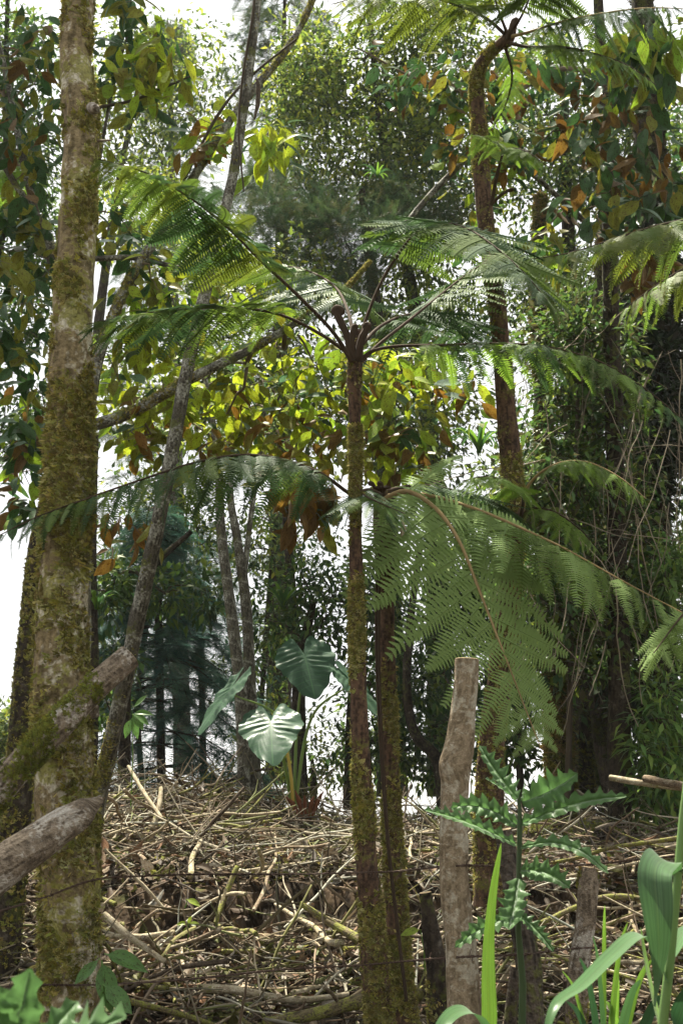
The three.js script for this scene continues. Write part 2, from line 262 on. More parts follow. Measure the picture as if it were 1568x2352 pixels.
// moss on a limb: x = along tuft plane, z = outwards
function mossOn(parent, line, count, { size = 0.014, cover = 0.1, freq = 5, strand = 0, hang = 0.3, colors = [[0.26, 0.26, 0.05], [0.36, 0.34, 0.09], [0.17, 0.16, 0.04], [0.44, 0.4, 0.16], [0.22, 0.18, 0.07]], facing = null } = {}) {
  const cp = new Copies(), cs = new Copies(), T = V(), N = V(), B = V(), o = V(), p = V(), n = line.P.length;
  for (let k = 0; k < count * 3 && cp.m.length + cs.m.length < count; k++) {
    const f = rnd() * (n - 1), i = Math.min(n - 2, Math.floor(f)), t = f - i; T.subVectors(line.P[i + 1], line.P[i]).normalize();
    N.set(0, 0, 1).addScaledVector(T, -T.z); if (N.lengthSq() < 1e-3) N.set(1, 0, 0); N.normalize(); B.crossVectors(T, N);
    const a = rr(-2.3, 2.3); o.copy(N).multiplyScalar(Math.cos(a)).addScaledVector(B, Math.sin(a));
    const r = lerp(line.R[i], line.R[i + 1], t); p.lerpVectors(line.P[i], line.P[i + 1], t).addScaledVector(o, r * 0.97);
    if (fbm(p.x * freq, p.y * freq * 0.6, p.z * freq, 3) + rr(-0.12, 0.12) < cover) continue;
    const s = size * rr(0.6, 1.5), out = o.clone().add(V(rr(-0.5, 0.5), rr(-0.6, 0.4) - hang, rr(-0.5, 0.5)));
    const X = T.clone().add(randDir().multiplyScalar(0.8));
    if (rnd() < strand) cs.add(p, X, out.add(V(0, -0.8, 0)), s * 0.5, s * 0.5, s * rr(1.8, 3.4), jig(pick(colors), 0.3)); else cp.add(p, X, out, s, s, s, jig(pick(colors), 0.22));
  }
  if (cp.m.length) cp.build('moss', mossTuft, L.moss, parent); if (cs.m.length) cs.build('moss', mossStrand, L.moss, parent);
}

// ------------------------------------------------------------------ branching: limbs grow from trunk nodes towards targets
function grow(trunks, targets, { step = 0.22, jitter = 0.06, tipR = 0.004, sag = 0, own = 1 } = {}) {
  const nodes = []; let root = null;
  for (const tr of trunks) { let prev = -1; tr.P.forEach((p, i) => { nodes.push({ p, par: prev, r: tr.R[i], fixed: true }); prev = nodes.length - 1; }); }
  const nTrunk = nodes.length, tips = [], order = targets.map((t) => { let best = 1e9; for (let i = 0; i < nTrunk; i++) best = Math.min(best, nodes[i].p.distanceToSquared(t)); return [best, t]; }).sort((a, b) => a[0] - b[0]);
  for (const [, t] of order) {
    let best = 1e9, bi = 0; for (let i = 0; i < nodes.length; i++) { const q = nodes[i], dy = t.y - q.p.y, dd = q.p.distanceToSquared(t) * (i < nTrunk ? own : 1) + (dy < 0 ? 0.25 * dy * dy : 0); if (dd < best) { best = dd; bi = i; } }
    const a = nodes[bi].p, len = a.distanceTo(t), n = Math.max(2, Math.ceil(len / step)); let prev = bi; const chain = [];
    for (let k = 1; k <= n; k++) { const f = k / n, p = a.clone().lerp(t, f); p.y += Math.sin(f * Math.PI) * len * (0.12 - sag); if (k < n) p.add(randDir().multiplyScalar(jitter * Math.min(1, len))); nodes.push({ p, par: prev, r: 0, fixed: false }); prev = nodes.length - 1; chain.push(prev); }
    tips.push({ p: t, chain: [a, ...chain.map((c) => nodes[c].p)] });
  }
  const kids = nodes.map(() => []); nodes.forEach((q, i) => { if (q.par >= 0) kids[q.par].push(i); });
  for (let i = nodes.length - 1; i >= nTrunk; i--) { let s = 0; for (const k of kids[i]) s += Math.pow(nodes[k].r, 2.4); nodes[i].r = kids[i].length ? Math.max(tipR, Math.pow(s, 1 / 2.4)) + tipR * 0.06 : tipR; }
  for (let i = nTrunk; i < nodes.length; i++) { const pr = nodes[nodes[i].par]; if (nodes[i].r > pr.r * 0.8) nodes[i].r = Math.max(tipR * 0.7, pr.r * 0.8); }
  const b = new MB();
  for (let i = nTrunk; i < nodes.length; i++) {            // emit a chain where it leaves a thicker limb
    const par = nodes[i].par, main = par >= nTrunk && kids[par].reduce((m, k) => (nodes[k].r > nodes[m].r ? k : m), kids[par][0]) === i;
    if (main) continue;
    const P = [nodes[par].p], R = [Math.min(nodes[par].r, nodes[i].r)]; let k = i;
    for (;;) { P.push(nodes[k].p); R.push(nodes[k].r); if (!kids[k].length) break; k = kids[k].reduce((m, q) => (nodes[q].r > nodes[m].r ? q : m), kids[k][0]); }
    R[R.length - 1] *= 0.5; b.tube(P, R, R[1] > 0.015 ? 8 : R[1] > 0.007 ? 5 : 4);
  }
  return { geo: b.i.length ? b.geo() : null, tips };
}
function inBlob([u, v, d, ru, rv, rd, n]) { const out = []; while (out.length < n) { const x = rr(-1, 1), y = rr(-1, 1), z = rr(-1, 1); if (x * x + y * y + z * z < 1) out.push(at(u + x * ru, v + y * rv, d + z * rd)); } return out; }
function barkTrunk(parent, marks, mat, { sides = 20, step = 0.05, rough = 0.16, freq = 6, name = 'trunk' } = {}) {
  const line = trunkLine(marks, step), b = new MB(); b.tube(line.P, line.R, sides, { rough, freq, cap: false });
  part(name, b.geo(), mat, parent); return line;
}
// a tree known by its small leaves
function leafTree({ name, label, category = 'tree', group, trunks, mat, blobs, leaf = tiny, leafMat = L.small, len = 0.07, per = 12, spread = 0.22, colors, droop = 0.3, tipR = 0.0055, sag = 0, sides = 12, own = 1, crown = 'crown', twigMat, along = 0.7, dens = 2.2, s }) {
  seed(s); per = Math.round(per * dens);
  const base = trunks[0][0], g = thing(name, label, category, at(base[0], base[1], base[2]), group);
  const lines = trunks.map((t) => barkTrunk(g, t, mat, { sides }));
  const targets = blobs.flatMap(inBlob), { geo, tips } = grow(lines, targets, { tipR, sag, own });
  if (geo) part('twigs', geo, twigMat || mat, g).userData.kind = 'stuff';
  const cp = new Copies();
  for (const t of tips) { const c = t.chain, n = c.length; for (let k = 0; k < per; k++) { const f = rr(1 - along, 1) * (n - 1), i = Math.min(n - 2, Math.floor(f)), p = c[i].clone().lerp(c[i + 1], f - i), o = randDir(); const away = o.clone().multiplyScalar(spread * Math.cbrt(rnd())); p.add(away); const x = randDir().multiplyScalar(0.8).add(o).add(V(0, -droop, 0)); const l = len * rr(0.6, 1.25); cp.add(p, x, V(rr(-0.7, 0.7), 1, rr(-0.7, 0.7)), l, l * rr(0.8, 1.15), l, jig(pick(colors), 0.25)); } }
  cp.build(crown, leaf, leafMat, g);
  return { g, lines };
}

// ------------------------------------------------------------------ background trees, far to near
const G1 = [[0.13, 0.19, 0.03], [0.2, 0.27, 0.04], [0.06, 0.1, 0.026], [0.3, 0.34, 0.05], [0.05, 0.075, 0.022]];
const G2 = [[0.045, 0.095, 0.025], [0.075, 0.14, 0.03], [0.03, 0.065, 0.022], [0.13, 0.19, 0.035]];
const GB = [[0.05, 0.125, 0.09], [0.035, 0.085, 0.07], [0.07, 0.16, 0.1]];
const GC = [[0.06, 0.11, 0.045], [0.085, 0.14, 0.05], [0.045, 0.08, 0.04], [0.11, 0.12, 0.05]];
function conifer({ name = 'conifer', label, trunk, tiers, colors, spray = needleSpray, len = 0.3, dens = 1, s, reach, droop = 0.25, mat = M.darkBark, group }) {
  seed(s); const g = thing(name, label, 'tree', at(...trunk[0].slice(0, 3)), group), line = barkTrunk(g, trunk, mat, { sides: 10 }), b = new MB(), cp = new Copies(), n = line.P.length;
  for (let k = 0; k < tiers; k++) {
    const f = lerp(0.06, 0.99, (k + rr(-0.4, 0.4)) / tiers), i = clamp(Math.floor(f * (n - 1)), 0, n - 1), p = line.P[i], R = reach(f) * rr(0.75, 1.15), arms = 5 + Math.floor(rr(0, 3)), a0 = rr(0, 6.28);
    for (let m = 0; m < arms; m++) {
      const a = a0 + (m / arms) * 6.283 + rr(-0.3, 0.3), d = V(Math.cos(a), 0, Math.sin(a)), pts = [], rs = []; const lift = rr(-0.1, 0.22);
      for (let q = 0; q <= 6; q++) { const t = q / 6; pts.push(p.clone().addScaledVector(d, R * t).add(V(rr(-0.03, 0.03), R * (lift * t - droop * t * t) + rr(-0.02, 0.02), rr(-0.03, 0.03)))); rs.push(lerp(0.009, 0.002, t)); }
      b.tube(pts, rs, 4);
      const cnt = Math.ceil(R * 26 * dens);
      for (let q = 0; q < cnt; q++) { const t = lerp(0.12, 1, Math.sqrt(rnd())), ii = Math.min(5, Math.floor(t * 6)), o = pts[ii].clone().lerp(pts[ii + 1], t * 6 - ii), side = rnd() < 0.5 ? -1 : 1; const x = d.clone().multiplyScalar(rr(0.3, 1)).add(V(-d.z * side * rr(0.2, 1.1), rr(-1.1, 0.15), d.x * side * rr(0.2, 1.1))); const l = len * rr(0.6, 1.2) * (1.15 - 0.5 * t); cp.add(o, x, V(rr(-0.4, 0.4), 1, rr(-0.4, 0.4)), l, l, l, jig(pick(colors), 0.25)); }
    }
  }
  part('twigs', b.geo(), mat, g).userData.kind = 'stuff'; cp.build('needles', spray, L.needle, g); return g;
}
conifer({ label: 'far conifer behind the yellow leaf spray at the upper left', trunk: [[420, 1780, 36, 0.3], [400, 800, 36, 0.2], [390, 150, 36, 0.08], [385, 40, 36, 0.02]], tiers: 30, colors: GC, len: 1.0, dens: 0.35, reach: (f) => 3.2 * (1.05 - f), s: 201 });
conifer({ label: 'dark blue green conifer standing behind the cut log stub', trunk: [[372, 1850, 11, 0.045], [366, 1500, 11, 0.04], [362, 1300, 11, 0.035], [358, 1130, 11, 0.01]], tiers: 24, colors: GB, len: 0.34, dens: 1.5, reach: (f) => 1.4 * (1.06 - f * 0.96), droop: 0.5, s: 202 });
conifer({ label: 'thin layered conifer against the sky between the forked trunks', trunk: [[468, 1840, 15, 0.05], [462, 1500, 15, 0.045], [455, 1300, 15, 0.035], [452, 1200, 15, 0.01]], tiers: 13, colors: GB, len: 0.34, dens: 0.7, reach: (f) => 1.2 * (1.1 - f * 0.6), droop: 0.1, s: 203 });
conifer({ label: 'grey green conifer top rising behind the leaning grey trunk', trunk: [[640, 1800, 16, 0.2], [645, 700, 16, 0.12], [650, 250, 16, 0.06], [655, -80, 16, 0.02]], tiers: 34, colors: GC, len: 0.36, dens: 0.75, reach: (f) => 0.5 + 1.0 * smooth(0.3, 0.9, f) * (1.25 - f), s: 204 });

leafTree({ name: 'cypress_tree', label: 'feathery grey green cypress with spreading limbs behind the tree fern crown', s: 211, mat: M.darkBark, trunks: [[[900, 1830, 11.5, 0.16], [890, 1300, 11.5, 0.13], [870, 800, 11.5, 0.09], [830, 430, 11.3, 0.04]]],
  blobs: [[640, 480, 10.8, 140, 70, 1.0, 36], [820, 510, 10.8, 160, 65, 1.0, 38], [760, 640, 10.9, 190, 80, 1, 30], [980, 480, 11, 110, 70, 0.8, 18]], leaf: cypressSpray, leafMat: L.needle, dens: 1.5, len: 0.17, per: 34, spread: 0.2, colors: GC, droop: -0.2, twigMat: M.twigDark, along: 0.5 });
leafTree({ name: 'fine_leaved_tree', label: 'tall tree with bright fine foliage in the middle of the canopy', s: 212, mat: M.darkBark, trunks: [[[1010, 1830, 12.5, 0.15], [1000, 1200, 12.5, 0.12], [960, 760, 12.5, 0.09], [880, 330, 12.3, 0.05], [840, -60, 12.2, 0.03]]],
  blobs: [[820, 300, 12.2, 210, 220, 1.2, 120], [690, 180, 12.2, 90, 140, 1, 36], [980, 380, 12.2, 170, 220, 1.2, 95], [1000, 80, 12, 200, 130, 1, 60], [960, 720, 12.3, 170, 160, 1, 60]], len: 0.1, per: 32, spread: 0.34, colors: G1, twigMat: M.twigDark });
leafTree({ name: 'fine_leaved_tree', label: 'tall tree filling the gaps behind the moss hung right trunk', s: 213, mat: M.darkBark, trunks: [[[1340, 1850, 13, 0.18], [1330, 1200, 13, 0.14], [1310, 700, 13, 0.1], [1290, 100, 13, 0.05]]],
  blobs: [[1260, 300, 12.6, 180, 230, 1.2, 90], [1480, 300, 12.6, 140, 260, 1.2, 80], [1300, 760, 12.6, 180, 200, 1.2, 90], [1480, 800, 12.6, 120, 250, 1, 70], [1250, 1150, 12.4, 170, 190, 1.1, 80], [1450, 1300, 12.4, 150, 200, 1.1, 80]], len: 0.1, per: 34, spread: 0.34, colors: [...G2, ...G1], twigMat: M.twigDark });
leafTree({ name: 'small_leaved_tree', label: 'bright small leaved tree behind the big hanging leaf cluster', s: 214, mat: M.darkBark, trunks: [[[690, 1850, 10.2, 0.05], [680, 1500, 10.2, 0.045], [655, 1150, 10.2, 0.04], [640, 850, 10.2, 0.025]]],
  blobs: [[420, 880, 10.2, 230, 160, 0.9, 50], [700, 900, 10.2, 220, 170, 0.9, 70], [950, 960, 10.2, 170, 160, 0.9, 60], [560, 640, 10.4, 240, 110, 0.9, 46], [330, 480, 10.6, 110, 130, 0.8, 16]], len: 0.09, per: 30, spread: 0.3, colors: G1, twigMat: M.twigDark });
leafTree({ name: 'dark_leaved_tree', label: 'dense dark leaved tree behind the elephant ear leaves', s: 215, mat: M.darkBark, trunks: [[[690, 1860, 9, 0.065], [686, 1700, 9, 0.06], [690, 1520, 9, 0.05], [720, 1380, 9, 0.03]], [[800, 1860, 9.4, 0.05], [810, 1600, 9.4, 0.045], [830, 1400, 9.4, 0.03]]],
  blobs: [[780, 1350, 9.2, 180, 80, 0.7, 50], [900, 1520, 9.4, 150, 150, 0.7, 60], [700, 1450, 9.4, 100, 70, 0.7, 20], [860, 1720, 9.6, 180, 70, 0.6, 30], [980, 1650, 9.5, 110, 160, 0.7, 46]], dens: 1.5, len: 0.085, per: 24, spread: 0.24, colors: G2, twigMat: M.twigDark });
leafTree({ name: 'dark_leaved_tree', label: 'dark leafy tree standing low behind the leaning grey trunk', s: 216, mat: M.darkBark, trunks: [[[210, 1850, 8.4, 0.045], [214, 1500, 8.4, 0.045], [212, 1280, 8.4, 0.035], [220, 1000, 8.4, 0.025]], [[285, 1840, 8.8, 0.05], [295, 1500, 8.8, 0.045], [340, 1320, 8.8, 0.035], [440, 1220, 8.8, 0.02]]],
  blobs: [[250, 1340, 9, 50, 70, 0.5, 14], [420, 1370, 9.2, 110, 40, 0.5, 14], [250, 1560, 9.2, 30, 110, 0.4, 10]], len: 0.1, per: 20, spread: 0.2, colors: G2, twigMat: M.twigDark });
leafTree({ name: 'small_leaved_tree', label: 'small leaved tree with black stems beyond the left mossy trunk', s: 217, mat: M.darkBark, trunks: [[[-180, 1850, 9.5, 0.1], [-150, 1200, 9.5, 0.08], [-60, 760, 9.5, 0.06], [10, 500, 9.5, 0.045], [14, 200, 9.5, 0.03], [20, -80, 9.5, 0.02]]],
  blobs: [[70, 430, 9.5, 80, 180, 0.6, 50], [50, 700, 9.5, 90, 150, 0.6, 40], [60, 150, 9.5, 110, 150, 0.6, 34], [60, 980, 9.5, 80, 110, 0.6, 26]], len: 0.08, per: 26, spread: 0.22, colors: [...G2, [0.16, 0.24, 0.05]], twigMat: M.twigDark });
leafTree({ name: 'leafy_shrub', label: 'small leaved shrub low at the far left edge', category: 'shrub', s: 218, mat: M.twigDark, trunks: [[[30, 1860, 15, 0.05], [34, 1780, 15, 0.04], [28, 1700, 15, 0.02]]],
  blobs: [[20, 1720, 15, 75, 90, 0.5, 50], [90, 1780, 15, 60, 60, 0.5, 26]], len: 0.1, per: 30, spread: 0.3, colors: G1 });
leafTree({ name: 'leafy_shrub', label: 'small leaved shrub glimpsed low between the forest trunks', category: 'shrub', s: 219, mat: M.twigDark, trunks: [[[720, 1860, 14, 0.05], [720, 1790, 14, 0.04], [716, 1740, 14, 0.02]]],
  blobs: [[640, 1785, 14, 120, 25, 0.5, 20], [860, 1740, 14, 150, 70, 0.5, 34]], dens: 1.3, len: 0.1, per: 26, spread: 0.3, colors: G1 });

leafTree({ name: 'small_leaved_tree', label: 'far small leaved tree in the sky gap beside the big mossy trunk', s: 220, mat: M.darkBark, trunks: [[[150, 1850, 17, 0.12], [190, 1100, 17, 0.1], [260, 500, 17, 0.07], [320, 180, 17, 0.03]]],
  blobs: [[330, 330, 17, 150, 150, 1.2, 60], [450, 180, 17, 130, 130, 1, 34], [260, 120, 17, 110, 120, 1, 26], [420, 560, 17, 160, 90, 1, 30]], len: 0.13, per: 20, spread: 0.45, colors: G1, twigMat: M.twigDark });
leafTree({ name: 'small_leaved_tree', label: 'small leaved tree behind the leaning grey trunk and the forked trunks', s: 225, mat: M.darkBark, twigMat: M.twigDark, trunks: [[[330, 1860, 13, 0.035], [318, 1600, 13, 0.033], [350, 1350, 13, 0.03], [380, 1120, 13, 0.02]], [[560, 1860, 13.5, 0.035], [600, 1600, 13.5, 0.033], [620, 1350, 13.5, 0.035], [640, 1150, 13.5, 0.02]]], blobs: [[330, 1180, 13, 150, 120, 0.8, 50], [520, 1250, 13.4, 140, 130, 0.8, 44], [680, 1200, 13.4, 120, 90, 0.7, 30], [300, 1450, 13.2, 110, 120, 0.7, 26], [600, 1500, 13.6, 110, 110, 0.7, 26], [620, 1690, 13.8, 130, 60, 0.6, 20]], len: 0.1, per: 15, spread: 0.36, colors: [...G1, ...G2] });
// the wood goes on to both sides
leafTree({ name: 'dark_leaved_tree', label: 'leafy tree standing just outside the right edge', s: 222, mat: M.darkBark, twigMat: M.twigDark, trunks: [[[1760, 1950, 9, 0.12], [1750, 1200, 9, 0.1], [1730, 500, 9, 0.07], [1720, 0, 9, 0.03]]], blobs: [[1720, 400, 9, 170, 420, 1, 110], [1740, 1100, 9, 170, 350, 1, 100], [1720, 1600, 9.4, 170, 220, 0.8, 60]], len: 0.1, per: 26, spread: 0.34, colors: G2 });
leafTree({ name: 'dark_leaved_tree', label: 'leafy tree farther outside the right edge', s: 223, mat: M.darkBark, twigMat: M.twigDark, trunks: [[[2150, 1950, 8, 0.12], [2150, 1200, 8, 0.1], [2130, 500, 8, 0.07], [2120, 0, 8, 0.03]]], blobs: [[2120, 300, 8, 240, 450, 1.2, 90], [2150, 1100, 8, 240, 400, 1.2, 90]], len: 0.11, per: 24, spread: 0.36, colors: G2 });
leafTree({ name: 'dark_leaved_tree', label: 'leafy tree standing outside the left edge', s: 224, mat: M.darkBark, twigMat: M.twigDark, trunks: [[[-420, 1950, 8, 0.12], [-420, 1200, 8, 0.1], [-400, 500, 8, 0.07], [-390, 0, 8, 0.03]]], blobs: [[-400, 300, 8, 250, 450, 1.2, 90], [-430, 1000, 8, 250, 350, 1.2, 80]], len: 0.11, per: 24, spread: 0.36, colors: G2 });
{ // the wood behind the viewer, placed in plain metres (x, height, metres ahead)
  const survey = at; at = (x, y, d) => V(x, y, -d);
  [[5, -4, 0], [-5, -4.5, 1], [0.5, -8, 2]].forEach(([x, d, k]) => leafTree({ name: 'dark_leaved_tree', label: ['leafy tree behind the viewer on the right', 'leafy tree behind the viewer on the left', 'leafy tree straight behind the viewer'][k], s: 226 + k, mat: M.darkBark, twigMat: M.twigDark, trunks: [[[x, -0.2, d, 0.16], [x + 0.1, 2.5, d, 0.13], [x - 0.1, 5, d, 0.09], [x, 7.5, d, 0.04]]], blobs: [[x, 3.2, d, 3, 2, 1.6, 110], [x, 6.5, d, 2.8, 2.6, 1.8, 110]], len: 0.2, per: 12, spread: 0.5, colors: G2 }));
  at = survey;
}
// forked mossy trunks in the middle distance
leafTree({ name: 'forked_tree', label: 'slim twin trunked tree with mossy bark left of the elephant ears', s: 221, mat: M.greyBark, twigMat: M.twig, trunks: [[[562, 1850, 8, 0.05], [553, 1600, 8, 0.045], [530, 1400, 8, 0.042], [508, 1220, 8, 0.036], [500, 1050, 8, 0.028], [470, 860, 8.2, 0.018]], [[588, 1850, 8.15, 0.05], [575, 1600, 8.15, 0.045], [566, 1400, 8.15, 0.04], [545, 1240, 8.1, 0.034], [528, 1120, 8.1, 0.026], [560, 900, 8.1, 0.016]], [[556, 1360, 8.2, 0.024], [572, 1220, 8.2, 0.022], [590, 1080, 8.2, 0.02], [610, 920, 8.2, 0.012]]],
  blobs: [[500, 950, 8.4, 190, 120, 0.6, 40], [640, 1050, 8.6, 130, 100, 0.5, 18]], dens: 1.2, len: 0.08, per: 16, spread: 0.24, colors: G1 });

// ------------------------------------------------------------------ right-hand old trees and the tangle on them
{
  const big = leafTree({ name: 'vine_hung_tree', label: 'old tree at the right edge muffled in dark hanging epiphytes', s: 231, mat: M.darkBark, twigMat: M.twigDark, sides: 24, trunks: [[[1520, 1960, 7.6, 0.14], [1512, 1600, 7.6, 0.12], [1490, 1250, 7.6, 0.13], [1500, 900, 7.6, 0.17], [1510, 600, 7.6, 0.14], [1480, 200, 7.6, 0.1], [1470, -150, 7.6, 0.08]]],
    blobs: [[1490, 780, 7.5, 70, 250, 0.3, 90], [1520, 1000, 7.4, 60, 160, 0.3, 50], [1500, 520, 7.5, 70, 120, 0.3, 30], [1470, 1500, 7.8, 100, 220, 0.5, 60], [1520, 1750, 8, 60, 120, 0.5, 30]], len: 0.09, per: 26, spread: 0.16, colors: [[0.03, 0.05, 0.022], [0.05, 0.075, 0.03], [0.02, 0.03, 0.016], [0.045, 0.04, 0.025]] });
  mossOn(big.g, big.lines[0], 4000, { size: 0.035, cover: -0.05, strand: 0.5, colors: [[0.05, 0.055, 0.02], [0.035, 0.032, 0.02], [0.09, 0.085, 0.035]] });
  seed(232);
  const g = thing('furrowed_tree', 'thick furrowed grey trunk leaning over the mossy boulder', 'tree', at(1445, 1940, 8));
  const l = barkTrunk(g, [[1450, 1950, 8, 0.15], [1420, 1830, 8, 0.12], [1388, 1650, 8, 0.105], [1360, 1480, 8, 0.1], [1345, 1250, 8, 0.08], [1350, 1000, 8.1, 0.06], [1356, 860, 8.2, 0.03]], M.furrowBark, { sides: 28, rough: 0.3 });
  mossOn(g, l, 2500, { size: 0.03, cover: 0.05, strand: 0.4, colors: [[0.09, 0.1, 0.03], [0.06, 0.06, 0.03]] });
  const g2 = thing('mossy_tree', 'short thick trunk in olive moss behind the spiny plant', 'tree', at(1285, 1960, 7));
  const l2 = barkTrunk(g2, [[1292, 1990, 7, 0.1], [1285, 1800, 7, 0.085], [1278, 1600, 7, 0.08], [1262, 1300, 7.1, 0.07], [1250, 1000, 7.2, 0.06], [1235, 700, 7.3, 0.05], [1240, 450, 7.3, 0.04]], M.darkBark, { sides: 20 });
  mossOn(g2, l2, 4500, { size: 0.028, cover: -0.1, strand: 0.35, colors: [[0.14, 0.13, 0.03], [0.09, 0.1, 0.025], [0.17, 0.12, 0.045]] });
  const g3 = thing('mossy_tree', 'slim dark trunk with moss between the red fern trunk and the tangle', 'tree', at(1370, 1900, 9));
  const l3 = barkTrunk(g3, [[1345, 1900, 9, 0.07], [1350, 1500, 9, 0.06], [1362, 1100, 9, 0.06], [1370, 800, 9, 0.055], [1385, 500, 9, 0.05], [1400, 100, 9, 0.04]], M.darkBark, { sides: 14 });
  mossOn(g3, l3, 2500, { size: 0.03, cover: -0.05, strand: 0.5, colors: [[0.16, 0.15, 0.03], [0.08, 0.08, 0.03]] });
  const g4 = thing('dark_tree', 'black limb curving down beside the cut post', 'tree', at(1000, 1880, 8.4));
  barkTrunk(g4, [[1020, 1880, 8.4, 0.05], [1000, 1740, 8.4, 0.045], [955, 1690, 8.4, 0.04], [935, 1600, 8.4, 0.035], [940, 1450, 8.5, 0.03], [965, 1250, 8.6, 0.025]], M.darkBark, { sides: 12 });
  // pale dead vines and twigs hanging in a tangle
  seed(233); const b = new MB();
  for (let k = 0; k < 150; k++) {
    const u = lerp(1175, 1568, Math.pow(rnd(), 0.85)), v = rr(820, 1500), d = rr(5.6, 8.2), pts = [], rs = [], n = 9; let p = at(u, v - rr(0, 160), d); const dir = V(rr(-0.5, 0.5), -1, rr(-0.3, 0.3)); if (rnd() < 0.3) dir.set(rr(-1, 1), rr(-0.6, 0.6), rr(-0.4, 0.4)); dir.normalize(); const st = rr(0.04, 0.13), r = rr(0.0012, 0.0042);
    for (let q = 0; q < n; q++) { pts.push(p.clone()); rs.push(r * lerp(1, 0.6, q / n)); dir.add(randDir().multiplyScalar(0.2)).normalize(); p = p.clone().addScaledVector(dir, st); }
    b.tube(pts, rs, 4);
  }
  const m = shadowed(new THREE.Mesh(b.geo(), M.vine)); m.name = 'dead_vines'; m.userData.kind = 'stuff'; tag(m, 'tangle of thin pale dead vines hanging among the right trees', 'vines'); scene.add(m);
}
// undergrowth on the right
leafTree({ name: 'creeper', label: 'leafy creeper climbing through the dead vines', category: 'creeper', s: 236, mat: M.twigDark, trunks: [[[1300, 1950, 6.9, 0.02], [1310, 1500, 6.8, 0.018], [1320, 1100, 6.7, 0.014], [1330, 800, 6.7, 0.01]]], blobs: [[1280, 1080, 6.8, 110, 230, 0.4, 60], [1420, 1180, 6.8, 80, 300, 0.4, 60], [1330, 800, 6.8, 120, 120, 0.4, 40], [1320, 1420, 6.9, 170, 160, 0.4, 60]], len: 0.075, per: 13, spread: 0.2, colors: [[0.045, 0.09, 0.025], [0.08, 0.15, 0.03], [0.14, 0.2, 0.035], [0.07, 0.07, 0.03]], twigMat: M.twigDark, dens: 3.6 });
// crowns above the frame, which shade the clearing
leafTree({ name: 'canopy_tree', label: 'tall tree whose crown spreads overhead beyond the upper right corner', s: 237, mat: M.darkBark, twigMat: M.twigDark, trunks: [[[1900, 2000, 7, 0.2], [1880, 1200, 7, 0.17], [1850, 300, 7.2, 0.15], [1750, -500, 7.4, 0.1], [1600, -900, 7.6, 0.05]]], blobs: [[1350, -420, 7.2, 330, 180, 1.4, 110], [1500, -800, 8, 400, 250, 1.6, 90], [1150, -700, 7.5, 240, 220, 1.4, 60]], len: 0.13, per: 22, spread: 0.4, colors: G2, dens: 1.4 });
leafTree({ name: 'canopy_tree', label: 'tall tree whose crown spreads overhead beyond the upper left corner', s: 238, mat: M.darkBark, twigMat: M.twigDark, trunks: [[[-450, 2000, 7, 0.2], [-430, 1200, 7, 0.17], [-400, 300, 7.2, 0.15], [-300, -500, 7.4, 0.1], [-150, -800, 7.6, 0.05]]], blobs: [[60, -420, 6.7, 260, 200, 1.2, 90], [80, -800, 7.4, 260, 220, 1.3, 60]], len: 0.13, per: 22, spread: 0.4, colors: G2, dens: 1.4 });
leafTree({ name: 'leafy_shrub', label: 'fresh green leafy shrub at the right edge below the vines', category: 'shrub', s: 234, mat: M.twigDark, trunks: [[[1530, 1960, 6.6, 0.02], [1525, 1800, 6.6, 0.016], [1530, 1600, 6.6, 0.01]]], blobs: [[1520, 1720, 6.6, 70, 170, 0.3, 40], [1540, 1350, 6.7, 50, 120, 0.3, 20]], leaf: tinyNarrow, len: 0.11, per: 13, spread: 0.12, colors: [[0.12, 0.22, 0.05], [0.08, 0.15, 0.04], [0.2, 0.3, 0.06]] });
leafTree({ name: 'leafy_shrub', label: 'dim leafy shrub behind the big hanging frond', category: 'shrub', s: 235, mat: M.twigDark, trunks: [[[1200, 1960, 8.2, 0.03], [1190, 1700, 8.2, 0.025], [1180, 1450, 8.2, 0.015]]], blobs: [[1180, 1550, 8.3, 190, 230, 0.5, 90], [1080, 1330, 8.4, 130, 150, 0.4, 40]], len: 0.09, per: 22, spread: 0.2, colors: G2 });

